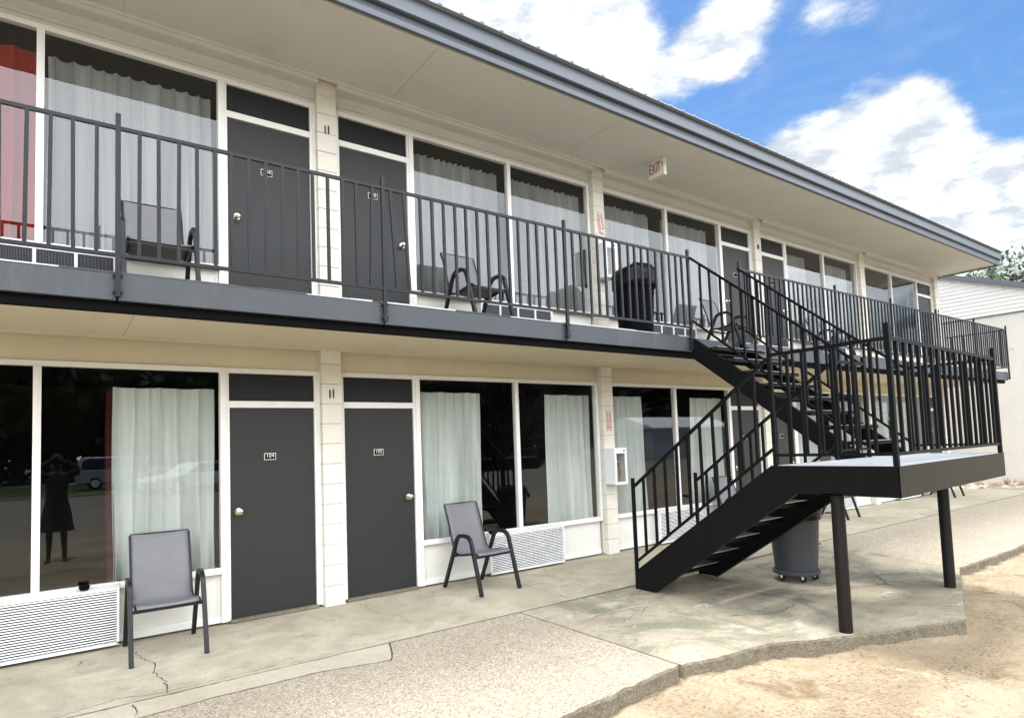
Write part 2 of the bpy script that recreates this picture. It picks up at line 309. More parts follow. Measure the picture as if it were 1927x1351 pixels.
# ------------------------------------------------------------------ mesh helpers
class MB:
    def __init__(s): s.v = []; s.f = []; s.m = []; s.mats = []
    def mi(s, m):
        if m not in s.mats: s.mats.append(m)
        return s.mats.index(m)
    def add(s, vs, fs, m):
        o = len(s.v); s.v += [tuple(x) for x in vs]; k = s.mi(m)
        for f in fs: s.f.append(tuple(i+o for i in f)); s.m.append(k)
    def box(s, x0, x1, y0, y1, z0, z1, m, rot=None, piv=None):
        vs = [Vector((x, y, z)) for x in (x0, x1) for y in (y0, y1) for z in (z0, z1)]
        if rot is not None:
            pv = Vector(piv) if piv is not None else Vector(((x0+x1)/2, (y0+y1)/2, (z0+z1)/2)); vs = [pv+rot@(v-pv) for v in vs]
        s.add(vs, [(0, 1, 3, 2), (4, 6, 7, 5), (0, 4, 5, 1), (2, 3, 7, 6), (0, 2, 6, 4), (1, 5, 7, 3)], m); return s
    def prism(s, poly, axis, a, b, m):           # poly in the two other axes, extruded from a to b
        n = len(poly)
        def P(p, t): return {'X': (t, p[0], p[1]), 'Y': (p[0], t, p[1]), 'Z': (p[0], p[1], t)}[axis]
        vs = [P(p, a) for p in poly]+[P(p, b) for p in poly]
        s.add(vs, [tuple(range(n))[::-1], tuple(range(n, 2*n))]+[(i, (i+1) % n, n+(i+1) % n, n+i) for i in range(n)], m); return s
    def sweep(s, pts, w, h, m, ref=(1, 0, 0), n=4, closed=False):   # section w along ref, h along the other
        pts = [Vector(p) for p in pts]; ref = Vector(ref); rings = []
        for i, p in enumerate(pts):
            t = (pts[min(i+1, len(pts)-1)]-pts[max(i-1, 0)]).normalized(); a = (ref-t*ref.dot(t)).normalized(); c = t.cross(a)
            if n == 4: prof = [(-.5, -.5), (.5, -.5), (.5, .5), (-.5, .5)]
            else: prof = [(.5*math.cos(2*math.pi*k/n), .5*math.sin(2*math.pi*k/n)) for k in range(n)]
            rings.append([p+a*(q[0]*w)+c*(q[1]*h) for q in prof])
        vs = [v for r in rings for v in r]; fs = []
        for i in range(len(rings)-1):
            for k in range(n): fs.append((i*n+k, i*n+(k+1) % n, (i+1)*n+(k+1) % n, (i+1)*n+k))
        fs += [tuple(range(n))[::-1], tuple(range((len(rings)-1)*n, len(rings)*n))]
        s.add(vs, fs, m); return s
    def lathe(s, prof, c, m, n=28, axis='Z', cap=True):
        vs = []; fs = []
        for r, z in prof:
            for k in range(n):
                a = 2*math.pi*k/n; q = (r*math.cos(a), r*math.sin(a), z)
                if axis == 'Y': q = (q[0], q[2], q[1])
                if axis == 'X': q = (q[2], q[0], q[1])
                vs.append((q[0]+c[0], q[1]+c[1], q[2]+c[2]))
        for i in range(len(prof)-1):
            for k in range(n): fs.append((i*n+k, i*n+(k+1) % n, (i+1)*n+(k+1) % n, (i+1)*n+k))
        if cap: fs += [tuple(range(n))[::-1], tuple(range((len(prof)-1)*n, len(prof)*n))]
        s.add(vs, fs, m); return s
    def build(s, name, parent=None, bevel=0, smooth=False, loc=None):
        me = bpy.data.meshes.new(name); me.from_pydata(s.v, [], s.f)
        for m in s.mats: me.materials.append(m)
        for p, k in zip(me.polygons, s.m): p.material_index = k; p.use_smooth = smooth
        bm = bmesh.new(); bm.from_mesh(me); bmesh.ops.recalc_face_normals(bm, faces=bm.faces); bm.to_mesh(me); bm.free()
        if smooth:
            try: me.set_sharp_from_angle(angle=R(40))
            except Exception: pass
        o = bpy.data.objects.new(name, me); col.objects.link(o)
        if parent is not None: o.parent = parent
        if loc: o.location = loc
        if bevel:
            md = o.modifiers.new('bevel', 'BEVEL'); md.width = bevel; md.segments = 2; md.limit_method = 'ANGLE'; md.angle_limit = R(40)
        return o
def thing(name, label, cat, loc=(0, 0, 0), rz=0, group=None):
    o = bpy.data.objects.new(name, None); col.objects.link(o); o.location = loc; o.rotation_euler = (0, 0, rz); o.empty_display_size = .2
    o['label'] = label; o['category'] = cat
    if group: o['group'] = group
    return o
def tag(o, label, cat, group=None):
    o['label'] = label; o['category'] = cat
    if group: o['group'] = group
    return o
def struct(o, kind='structure'): o['kind'] = kind; return o
def dup(root, loc=None, rz=None, label=None):
    r = root.copy(); col.objects.link(r)
    if loc is not None: r.location = loc
    if rz is not None: r.rotation_euler = (0, 0, rz)
    if label: r['label'] = label
    for ch in list(root.children):
        c = ch.copy(); col.objects.link(c); c.parent = r
        for g in list(ch.children):
            d = g.copy(); col.objects.link(d); d.parent = c
    return r
def text_mesh(txt, size, mat, depth=.001):
    cu = bpy.data.curves.new('t', 'FONT'); cu.body = txt; cu.size = size; cu.align_x = 'CENTER'; cu.align_y = 'CENTER'; cu.extrude = depth; cu.resolution_u = 3
    o = bpy.data.objects.new('t', cu); col.objects.link(o); bpy.context.view_layer.update()
    me = bpy.data.meshes.new_from_object(o.evaluated_get(bpy.context.evaluated_depsgraph_get()))
    bpy.data.objects.remove(o); bpy.data.curves.remove(cu)
    vs = [v.co.copy() for v in me.vertices]; fs = [tuple(p.vertices) for p in me.polygons]; bpy.data.meshes.remove(me)
    return vs, fs

# ------------------------------------------------------------------ measurements (metres)
P = 4.0344; ZF = 2.906; FLOOR = -.02; GND = -.145
A0, DW, PS, MU, PE = .155, .838, 1.07, 2.468, .166   # door edge, door width, pane start, mullion centre, pane end offset from next column
H1, DH, S1 = 2.368, 2.03, .51
YD, YR = -1.30, -1.36
XL, XR = -8.2, 16.25
# ------------------------------------------------------------------ ground and pavements
def grid_axis(lo, a, b, hi, fine):
    xs = []; x = a
    while x < b: xs.append(x); x += fine
    s = fine; x = xs[-1]
    while x < hi: s *= 1.35; x += s; xs.append(min(x, hi))
    s = fine; x = xs[0]; left = []
    while x > lo: s *= 1.35; x -= s; left.append(max(x, lo))
    return left[::-1]+xs
gx = grid_axis(-900, -2.5, 11, 1500, .055); gy = grid_axis(-1200, -8.5, -3.3, 900, .05)
vs = []; fs = []
for y in gy:
    for x in gx:
        h = 0
        if -14 < x < 26 and -14 < y < -2:
            h = .028*noise.fractal(Vector((x*1.1, y*1.1, 3)), 1, 2, 5)+.008*noise.fractal(Vector((x*7, y*7, 1)), .8, 2, 3)
        z = GND+h
        dk = min(abs(y+3.62) if (x < 1.3 or x > 6.0) else 9, abs(y-(-3.50-(x-1.3)*.22)) if 1.2 < x < 2.6 else 9, abs(y-(-3.92-(x-2.6)*.39)) if 2.5 < x < 3.9 else 9)
        if dk < .5 and y < -3.3: z += math.exp(-dk/.10)*max(0, .010+.05*noise.noise(Vector((x*2.3, 4.4, 1))))+.010*math.exp(-dk/.2)*noise.noise(Vector((x*9, y*9, 2)))
        if y > -3.45: z = min(z, -.12)
        if x > 16.6 and y < 9: z = max(z, -.11) if x < 24 else z
        if -1.2 < x < 5.6 and y < -3.2: pass
        vs.append((x, y, z))
nx = len(gx)
for j in range(len(gy)-1):
    for i in range(nx-1): fs.append((j*nx+i, j*nx+i+1, (j+1)*nx+i+1, (j+1)*nx+i))
g = MB(); g.add(vs, fs, SAND); struct(g.build('ground', smooth=True))

def jit(x, y, s, a): return Vector((noise.noise(Vector((x*s, y*s, 7.7))), noise.noise(Vector((x*s, y*s, 2.1))), 0))*a
def slab(name, poly, z1, mat, rough=None, z0=-.35, side=None, jl=.006, step=.035):
    """poly: CCW points with flag per edge (True = broken outer edge)."""
    pts = []; fl = []
    n = len(poly)
    for i in range(n):
        a = Vector(poly[i][:2]); b = Vector(poly[(i+1) % n][:2]); rg = poly[i][2] if len(poly[i]) > 2 else 0
        k = max(1, int((b-a).length/step)) if (b-a).length < 12 else max(1, int((b-a).length/.08))
        for t in range(k):
            q = a.lerp(b, t/k); pts.append(q); fl.append(rg)
    ring = []
    for q, r in zip(pts, fl):
        a = .018 if r == 1 else jl
        o = jit(q.x, q.y, 9, a)+jit(q.x, q.y, 31, a*.5)+(jit(q.x, q.y, 1.3, .03) if r == 1 else Vector((0, 0, 0)))
        ring.append((q.x+o.x, q.y+o.y))
    bm = bmesh.new()
    def lvl(z, off, rz):
        out = []
        for (x, y), r in zip(ring, fl):
            o = off if r == 1 else 0
            w = noise.noise(Vector((x*14, y*14, z*20)))*.016 if r == 1 else 0
            out.append(bm.verts.new((x, y-o+w, z+(rz*noise.noise(Vector((x*11, y*11, 5))) if r == 1 else 0))))
        return out
    top = lvl(z1, 0, .004); m1 = lvl(z1-.018, .010, .006); m2 = lvl(z1-.07, .004, .01); bot = lvl(z0, -.01, 0)
    fc = bm.faces.new(top); 
    for a, b in ((top, m1), (m1, m2), (m2, bot)):
        for i in range(len(a)):
            f2 = bm.faces.new((a[i], b[i], b[(i+1) % len(a)], a[(i+1) % len(a)])); f2.material_index = 1
    bmesh.ops.triangulate(bm, faces=[fc]); bmesh.ops.recalc_face_normals(bm, faces=bm.faces)
    me = bpy.data.meshes.new(name); bm.to_mesh(me); bm.free(); me.materials.append(mat); me.materials.append(side or KERB)
    o = bpy.data.objects.new(name, me); col.objects.link(o); return struct(o)
YW = -1.60
slab('walkway', [(-9, YW), (16.9, YW), (16.9, .25), (-9, .25)], FLOOR, WALK)
slab('concrete_strip', [(-9, -1.93), (-1.94, -1.91), (-1.49, -1.87), (-.78, -1.88), (-.28, -2.0), (-.20, -1.86), (-.11, YW-.014), (-9, YW-.014)], FLOOR-.002, STRIP, jl=.014)
slab('aggregate_pavement', [(-9, -3.72, 1), (-.025, -3.60, 1), (1.232, -3.50), (1.232, YW-.016), (-.095, YW-.016), (-.19, -1.86), (-.27, -2.014), (-.78, -1.894), (-1.49, -1.884), (-1.94, -1.924), (-9, -1.944)], FLOOR-.004, AGG)
slab('stair_pad', [(1.244, -3.51, 1), (2.10, -3.66, 1), (2.72, -3.96, 1), (3.82, -4.39, 0), (6.0, -3.62, 0), (6.65, -1.72), (1.244, YW-.016)], FLOOR-.003, PAD)
slab('aggregate_path', [(6.014, -3.62, 1), (8.25, -3.62, 1), (19, -3.75, 0), (19, YW-.016), (6.664, YW-.016)], FLOOR-.005, AGG)
b = MB(); b.box(-9, 19, -3.45, -.3, -.36, -.05, KERB); struct(b.build('pavement_bed'))
CRK = paint('crack_dirt', (.055, .042, .028), .9, .3, 20, 0)
def crack(pts, w=.006, z=FLOOR+.0012, seed=0):
    rnd = random.Random(seed); P_ = []
    for a, b_ in zip(pts[:-1], pts[1:]):
        a, b_ = Vector(a), Vector(b_); k = max(2, int((b_-a).length/.035))
        for t_ in range(k): P_.append(a.lerp(b_, t_/k)+Vector((rnd.gauss(0, .009), rnd.gauss(0, .009))))
    P_.append(Vector(pts[-1])); m = MB(); vs = []
    for i, p in enumerate(P_):
        d = (P_[min(i+1, len(P_)-1)]-P_[max(i-1, 0)]).normalized(); nn = Vector((-d.y, d.x)); ww = w*rnd.uniform(.25, 1.2)*(1 if 0 < i < len(P_)-1 else .1)
        vs += [(p.x+nn.x*ww, p.y+nn.y*ww, z), (p.x-nn.x*ww, p.y-nn.y*ww, z)]
    m.add(vs, [(2*i, 2*i+1, 2*i+3, 2*i+2) for i in range(len(P_)-1)], CRK); struct(m.build('pavement_crack'))
crack([(-1.80, -.36), (-1.765, -.65), (-1.70, -.85), (-1.745, -1.05), (-1.70, -1.32), (-1.71, -1.59)], .0045, seed=1)
crack([(-1.94, -1.63), (-1.90, -1.78), (-1.93, -1.90)], .0045, FLOOR-.001, 2)
crack([(1.95, -.62), (1.945, -1.07), (1.92, -1.58)], .0035, seed=3)
crack([(-6, -1.52), (-2.3, -1.55), (-2.0, -1.47), (-1.72, -1.56), (-1.1, -1.535), (-.55, -1.55)], .003, seed=4)
crack([(.1, -.5), (.32, -.9), (.30, -1.2)], .0025, seed=5)
crack([(3.2, -2.75), (3.8, -2.95), (4.5, -3.35), (5.3, -3.55)], .004, FLOOR-.0015, 6)
crack([(2.5, -3.0), (2.9, -3.25), (3.3, -3.2)], .006, FLOOR-.0015, 7)
crack([(1.3, -2.3), (1.9, -2.2), (2.4, -2.35)], .003, FLOOR-.0015, 8)
crack([(5.2, -.3), (5.35, -1.0), (5.3, -1.58)], .003, seed=9)

# ------------------------------------------------------------------ the building
B = thing('motel_building', 'two storey cream block motel with grey doors, balcony and wide overhanging eaves', 'building')
random.seed(3)
def column(x, z0, z1):
    m = MB(); m.box(x-.099, x+.099, -.094, .12, z0, z1, MORTAR)
    z = z0; k = 0
    while z < z1-.01:
        zt = min(z+.2085, z1); e = random.uniform(-.0012, .0012)
        m.box(x-.105+e, x+.105+e, -.100+e, .11, z+.0034, zt-.0034, BLOCK); z = zt
    m.build('column', B, bevel=.0025)
def door(x, s, z, num, dark=False):
    """x = column centre, s = +1 door to the right of it"""
    a, b_ = x+s*A0, x+s*(A0+DW); x0, x1 = min(a, b_), max(a, b_)
    d = MB().box(x0+.012, x1-.012, .002, .042, z+.012, z+DH-.008, DOOR).build('door', B, bevel=.003)
    kx = (x1-.085) if s > 0 else (x0+.085)
    MB().lathe([(.034, .002), (.034, -.006), (.014, -.010), (.012, -.034), (.024, -.042), (.030, -.055), (.028, -.070), (.015, -.078)], (kx, 0, z+1.02), BRASS, 20, 'Y').build('door_knob', d, smooth=True)
    px = x0+(.385 if s < 0 else .40); pz = z+1.54
    pl = MB(); pl.box(px-.056, px+.056, -.004, .001, pz-.033, pz+.033, WHITE); pl.box(px-.051, px+.051, -.006, -.002, pz-.028, pz+.028, BLACKPL)
    if num:
        for t, sz, dz in ((num, .054, .007), ('-', .03, -.018)):
            v_, f_s = text_mesh(t, sz, WHITE); pl.add([(px+p_.x*1.0, -.0068-p_.z*.5, pz+dz+p_.y) for p_ in v_], f_s, SIGNW)
    pl.build('number_plate', d)
    MB().box(x0-.004, x1+.004, -.055, .03, z-.012, z+.010, KERB).build('door_sill', B)
    fr = MB()
    fr.box(x0-.022, x0+.008, -.022, .05, z, z+DH+.0615, WHITE); fr.box(x1-.008, x1+.022, -.022, .05, z, z+DH+.0615, WHITE)
    fr.box(x0+.008, x1-.008, -.020, .05, z+DH-.004, z+DH+.062, WHITE)
    xo = x1 if s > 0 else x0                       # outer jamb beside the window
    fr.box(min(xo+s*.022, xo+s*.078), max(xo+s*.022, xo+s*.078), -.032, .05, z+.0, z+H1+.045, WHITE)
    xi = x0 if s > 0 else x1
    fr.box(min(xi-s*.022, xi-s*.052), max(xi-s*.022, xi-s*.052), -.030, .05, z-.0, z+H1+.045, WHITE)
    fr.box(x0-.022, x1+.022, -.026, .05, z+H1-.004, z+H1+.045, WHITE)
    fr.box(x0-.022, x0+.004, -.018, .05, z+DH+.062, z+H1-.004, WHITE); fr.box(x1-.004, x1+.022, -.018, .05, z+DH+.062, z+H1-.004, WHITE)
    fr.build('door_frame', B, bevel=.003)
    MB().box(x0+.006, x1-.006, .004, .03, z+DH+.064, z+H1-.006, TRANS).build('transom_panel', B)
def window(x, s, z, xe):
    """x = door-side column, xe = column at the far end"""
    a, m_, e = x+s*PS, x+s*MU, xe-s*PE
    lo, hi = min(a, e), max(a, e); zs, zt = z+S1, z+H1; fw = .0
    w = MB()
    w.box(lo-.0, hi+.0, -.034, .03, zt, zt+.045, WHITE); w.box(lo, hi, -.030, .03, zs-.045, zs, WHITE); w.box(lo-.01, hi+.01, -.060, -.030, zs-.052, zs-.030, WHITE)
    w.box(m_-.028, m_+.028, -.036, .03, zs, zt, WHITE)
    w.box(min(e, e+s*.045), max(e, e+s*.045), -.034, .03, zs-.045, zt+.045, WHITE)
    w.box(m_-.008, m_+.008, -.040, -.036, zs, zt, WHITE)
    wo_ = w.build('window', B, bevel=.003)
    for p0, p1 in ((lo, m_-.028), (m_+.028, hi)) :
        q = MB(); q.add([(p0, 0, zs), (p1, 0, zs), (p1, 0, zt), (p0, 0, zt)], [(0, 1, 2, 3)], GLASS); q.build('pane', wo_)
    k = MB(); k.box(min(a, e), max(a, e)+0, -.004, .05, z, zs-.045, PANEL)
    for xx in (lo+.02, (lo+hi)/2-.35*s, hi-.02): k.box(xx-.012, xx+.012, -.010, -.004, z+.06, zs-.053, PANEL)
    k.box(lo, hi, -.014, -.004, z, z+.06, WHITE); k.build('wall_panel', B, bevel=.002)
cols = [-2, -1, 0, 1, 2, 3, 4]
NUM = {(-1, 0): '104', (1, 0): '105', (-1, 1): '204', (1, 1): '205'}
for fl in (0, 1):
    z = 0 if fl == 0 else ZF
    for k in cols:
        column(k*P, FLOOR if fl == 0 else ZF-.006, 2.645 if fl == 0 else 5.575)
    for k in cols:
        if k % 2: continue
        for s in (-1, 1):
            ke = k+s
            if ke < -2 or ke > 4: continue
            door(k*P, s, z, NUM.get((s, fl)) if k == 0 else None)
            window(k*P, s, z, ke*P)
    # header above windows and doors, between columns
    zt = 2.645 if fl == 0 else 5.575
    for k in cols[:-1]:
        h = MB(); h.box(k*P+.105, (k+1)*P-.105, -.012 if fl == 0 else -.02, .1, z+H1+.045, zt, TAN if fl == 0 else SOFFIT)
        if fl == 1:
            h.box(k*P+.105, (k+1)*P-.105, -.16, -.02, zt-.085, zt-.005, SOFFIT); h.box(k*P+.105, (k+1)*P-.105, -.06, -.02, z+H1+.085, z+H1+.10, SOFFIT)
        h.build('header', B)
        # wall return between column and glazing
        for xx in (k*P+.105, (k+1)*P-.105):
            pass
    for k in cols:        # side fillers where a window meets a column
        if k % 2 == 0: continue
        for s in (-1, 1):
            if (k+s) < -2 or (k+s) > 4: continue
            a, e = k*P+s*.105, k*P+s*(PE-.045); MB().box(min(a, e), max(a, e), -.010, .05, z, z+H1+.045, BLOCK).build('jamb_filler', B)
# soffits
def soffit(z, y0, y1, x0, x1, joints, mat, name):
    m = MB(); xs = [x0]+joints+[x1]
    for a, b_ in zip(xs[:-1], xs[1:]): m.box(a+.003, b_-.003, y0, y1, z, z+.02, mat)
    m.box(x0, x1, y0+.005, y1-.005, z+.006, z+.03, mat)
    m.build(name, B, bevel=.0015)
soffit(2.640, -1.165, -.10, XL, 16.6, [-7.08, -4.48, -1.87, .74, 3.34, 5.95, 8.56, 11.16, 13.75, 16.2], TAN, 'balcony_ceiling')
m = MB(); m.box(XL, 16.6, -1.18, -1.165, 2.630, 2.652, TAN); m.box(XL, 16.6, -.125, -.105, 2.622, 2.639, TAN); m.build('ceiling_trim', B)
soffit(5.560, -1.25, -.16, XL, 16.35, [-7.1, -4.5, -1.88, .73, 3.33, 5.95, 8.56, 11.16, 13.7], SOFFIT, 'soffit')
m = MB(); m.box(XL, 16.35, -.185, -.160, 5.535, 5.563, SOFFIT); m.box(XL, 16.35, -1.31, -1.25, 5.548, 5.575, SOFFIT)
m.box(16.335, 16.36, -1.30, -.10, 5.54, 5.60, SOFFIT); m.build('soffit_trim', B)
# gutter / fascia and roof
m = MB()
m.prism([(-1.33, 5.552), (-1.365, 5.560), (-1.372, 5.612), (-1.352, 5.622), (-1.33, 5.622)], 'X', XL, 16.60, GUT)
m.box(XL, 16.60, -1.352, -1.31, 5.622, 5.690, GUTD)
m.prism([(-1.31, 5.690), (-1.392, 5.692), (-1.400, 5.700), (-1.400, 5.716), (-1.386, 5.724), (-1.31, 5.724)], 'X', XL, 16.64, GUT)
m.box(XL, 16.66, -1.378, -1.31, 5.724, 5.880, GUT)
m.box(16.60, 16.64, -1.35, -.0, 5.56, 5.69, GUT)
m.build('gutter', B, bevel=.004)
m = MB()
m.prism([(-1.44, 5.878), (-1.44, 5.890), (3.8, 6.45), (9.0, 5.88), (9.0, 5.865), (3.8, 6.43)], 'X', XL, 16.70, ROOFM)
x = XL+.05
while x < 16.68:
    m.prism([(x-.022, 0), (x-.012, .014), (x+.012, .014), (x+.022, 0)], 'Y', -1.448, -1.40, ROOFM); nv = len(m.v)
    for i in range(nv-8, nv): v = m.v[i]; m.v[i] = (v[0], v[1], v[2]+5.889)
    m.sweep([(x, -1.40, 5.900), (x, 3.8, 6.462)], .03, .02, ROOFM)
    x += .245
m.build('roof', B)
# balcony slab, fascia, dark shadow-gap strip, flashing
m = MB(); m.box(XL, 16.62, -1.16, .25, 2.665, ZF-.012, KERB); m.box(XL, 16.62, -1.255, -1.16, 2.71, ZF-.012, DARK); m.build('balcony_floor', B)
m = MB(); m.box(XL, 16.62, -1.252, -1.182, 2.628, 2.708, DARK); m.build('balcony_shadow_gap', B)  # near-black strip paints the shadow gap and steel edge under the fascia
m = MB()
segs = [(XL, -6.2), (-6.19, -4.1), (-4.09, -1.993), (-1.985, .062), (.070, 2.25), (2.258, 4.42)]
for a, b_ in segs: m.box(a, b_-.004, YD+random.uniform(-.002, .002), YD+.045, 2.700, ZF-.008+random.uniform(-.004, .002), FASC)
m.box(4.42, 5.56, YD+.02, YD+.045, 2.70, ZF-.014, FASC)
for a, b_ in [(5.56, 8.3), (8.305, 10.4), (10.405, 12.48), (12.485, 14.6), (14.605, 16.70)]: m.box(a, b_-.004, YD, YD+.045, 2.700, ZF-.008, FASC)
m.box(16.62, 16.665, YD+.045, .2, 2.70, ZF-.01, FASC)
m.build('balcony_fascia', B, bevel=.004)
for xa_, xb_ in ((XL, 4.35), (5.6, 16.6)):
  m = MB(); x = xa_
  while x < xb_-.02:
    l = random.uniform(.08, .5)
    m.box(x, min(x+l, xb_), YD-.002-random.uniform(0, .003), YD+.06, ZF-.010, ZF-.003+random.uniform(0, .006), PLATE if random.random() < .6 else FASC)
    x += l
  m.build('edge_flashing', B)
# shell behind: side walls, back, room partitions, floors
m = MB()
m.box(16.145-.09+.0, 16.145+.09, .12, 8, -.1, 5.86, BLOCK); m.box(XL-.1, XL, -.1, 8, -.1, 5.86, BLOCK); m.box(XL, 16.2, 7.9, 8.0, -.1, 5.86, BLOCK)
m.build('end_wall', B)
m = MB()
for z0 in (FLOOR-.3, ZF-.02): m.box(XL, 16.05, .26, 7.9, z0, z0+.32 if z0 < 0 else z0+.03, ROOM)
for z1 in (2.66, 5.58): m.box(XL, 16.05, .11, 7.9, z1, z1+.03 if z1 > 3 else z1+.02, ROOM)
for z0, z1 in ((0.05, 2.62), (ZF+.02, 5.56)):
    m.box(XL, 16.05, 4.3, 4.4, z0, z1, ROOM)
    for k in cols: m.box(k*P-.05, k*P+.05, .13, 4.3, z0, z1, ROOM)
    for k in range(-3, 8): pass
m.build('room_interior', B)

# ------------------------------------------------------------------ curtains
def curtain(x0, x1, z0, z1, mat, label, y=.15, folds=None, narrow=0, seed=0, group='curtains behind the room windows', name='curtain', flare=0, crease=False):
    if mat is CURTU: crease = True
    w = x1-x0; nxs = max(24, int(w/.009)); nzs = 22; rnd = random.Random(seed)
    ph = [rnd.uniform(0, 6.28) for _ in range(4)]; fo = folds or max(3, w/.13)
    vs = []; fs = []
    for j in range(nzs+1):
        t = j/nzs; z = z1+(z0-z1)*t
        for i in range(nxs+1):
            u = i/nxs
            xx = x0+w*u+narrow*(1-t)*(u-.5)*w+flare*t*(u-.5)*w
            amp = (.026 if crease else .016)+.038*t*(1+.6*math.sin(u*9+ph[0]))
            a_ = 2*math.pi*fo*u+ph[1]+1.6*math.sin(5.1*u+ph[2])+.8*math.sin(13*u+ph[0])+.5*t*math.sin(7*u); d = (1.5-2.6*abs(math.sin(a_*.5))**.55)*-1 if crease else .45*math.sin(a_)+.2*math.sin(2*a_+.6)+.5*(2.6*abs(math.sin(a_*.5+.4))**.6-1.5)
            d2 = .4*math.sin(2*math.pi*fo*.43*u+ph[3]+t)
            sag = .009*abs(math.sin(math.pi*fo*u*.37)) if j == 0 else 0
            vs.append((xx+.006*math.sin(z*3+u*8), y+amp*(d+d2), z-sag))
    for j in range(nzs):
        for i in range(nxs): k = j*(nxs+1)+i; fs.append((k, k+1, k+nxs+2, k+nxs+1))
    m = MB(); m.add(vs, fs, mat); o = m.build(name, smooth=True); return tag(o, label, 'curtain', group)
GC = 'ground floor curtains'; UC = 'upper floor curtains'
C0, C1 = .46, 2.24
curtain(-1.93, -1.10, C0+.03, C1-.02, CURT, 'pale sheer curtain behind the ground floor window left of door 104', seed=1, group=GC, folds=6)
curtain(-1.98, -1.91, C0, C1-.05, CURTM, 'narrow maroon curtain edge showing on the left of the pale curtain beside door 104', y=.20, seed=2, group=GC, folds=1.5)
curtain(-1.115, -1.02, C0, C1-.05, CURTM, 'dark maroon curtain edge close to the window jamb beside door 104', y=.26, seed=3, group=GC, folds=1.5)
curtain(1.10, 2.02, C0-.0, C1, CURT, 'pale curtain behind the chair in the ground floor window right of door 105', seed=4, group=GC, folds=7)
curtain(3.08, 3.90, C0, C1, CURT, 'pale curtain above the louvred air conditioner, ground floor window right of door 105', seed=5, group=GC, folds=6)
curtain(4.30, 4.98, C0, C1, CURT, 'pale curtain right beside the extinguisher cabinet on the ground floor', seed=6, group=GC, folds=6)
curtain(6.20, 7.05, C0, C1, CURT, 'pale curtain behind the lower stair rail next to a ground floor door', seed=7, group=GC, folds=7)
curtain(9.15, 10.2, C0, C1, CURT, 'pale ground floor curtain right of the door behind the grey bin', seed=8, group=GC)
curtain(10.7, 11.95, C0, C1, CURT, 'pale ground floor curtain seen beneath the upper flight near the fourth pillar', seed=9, group=GC)
curtain(12.35, 13.4, C0, C1, CURT, 'pale ground floor curtain right of the fourth pillar behind the landing', seed=10, group=GC)
curtain(13.7, 14.9, C0, C1, CURT, 'pale ground floor curtain in the last window pane before the far end door', seed=11, group=GC)
D0, D1 = ZF+.46, ZF+2.27
curtain(-3.8, -2.50, D0+.0, D1-.02, CURTR, 'red curtain in the upper floor window at the left edge', seed=12, group=UC, folds=9)
curtain(-2.42, -1.10, D0, D1-.02, CURTU, 'shade-greyed curtain behind the upper floor window left of door 204', seed=13, group=UC, folds=11)
curtain(1.10, 2.40, D0, D1, CURTU, 'shade-greyed upper floor curtain right of door 205 behind the balcony chair', seed=14, group=UC, folds=14)
curtain(2.56, 3.86, D0, D1, CURTU, 'shade-greyed upper floor curtain left of the second pillar', seed=15, group=UC, folds=14)
curtain(4.28, 5.40, D0, D1, CURTU, 'shade-greyed upper floor curtain behind the black rubbish bin', seed=16, group=UC, folds=9)
curtain(5.70, 6.90, D0, D1, CURTU, 'shade-greyed upper floor curtain behind the chair at the stair opening', seed=17, group=UC, folds=12)
curtain(9.25, 10.05, D0, D1, CURTU, 'shade-greyed upper floor curtain just right of the door past the third pillar', seed=18, group=UC, folds=6)
curtain(10.85, 11.85, D0, D1, CURTU, 'shade-greyed upper floor curtain just left of the fourth pillar', seed=19, group=UC, folds=8)
curtain(15.0, 15.05, D0, D1, CURTU, 'sliver of shade-greyed curtain in the last upper floor window', seed=20, group=UC, folds=2)

# ------------------------------------------------------------------ air conditioners
def ac_low(x0, x1, label, broken=False, seed=0):
    t = thing('air_conditioner', label, 'air conditioner', (x0, -.005, .015), 0, 'through-wall air conditioners')
    w = x1-x0; h = .46; rnd = random.Random(seed)
    MB().box(0, w, -.10, -.004, 0.0, h, GRILLE).build('casing', t, bevel=.005)
    g = MB(); g.box(.012, w-.012, -.103, -.1005, .018, h-.012, DARK)
    g.box(-.006, w+.006, -.128, -.10, h-.012, h+.006, GRILLE); g.box(-.006, .012, -.128, -.10, 0, h-.012, GRILLE); g.box(w-.012, w+.006, -.128, -.10, 0, h-.012, GRILLE); g.box(-.006, w+.006, -.128, -.10, -.008, .014, GRILLE)
    n = 21; z = .026
    for i in range(n):
        if not broken:
            g.box(.012, w-.012, -.126, -.104, z, z+.0095, GRILLE, rot=Matrix.Rotation(R(-14), 3, 'X'))
        else:
            x = .012
            while x < w-.02:
                l = min(.064, w-.012-x); g.box(x, x+l-.003, -.126, -.104, z+rnd.uniform(-.0006, .0006), z+.0095, GRILLE, rot=Matrix.Rotation(R(-14+rnd.uniform(-4, 4)), 3, 'X')); x += l
        z += .0202
    g.build('grille', t)
    MB().prism([(-.13, h+.006), (-.005, h+.03), (-.005, h+.006)], 'X', -.01, w+.01, PANEL).build('top_ledge', t)
    return t
ac_low(-3.06, -1.90, 'white louvred air conditioner below the window at the left edge of the ground floor', seed=1)
ac_low(1.92, 3.09, 'white ground floor air conditioner with uneven slats behind the chair right of door 105', True, 2)
ac_low(4.99, 6.15, 'white ground floor air conditioner seen through the lower stair rail', True, 3)
ac_low(9.98, 11.1, 'white ground floor air conditioner beneath the fourth window, behind the landing posts', False, 4)
ac_low(13.1, 14.2, 'white ground floor air conditioner in the farthest bay', False, 5)
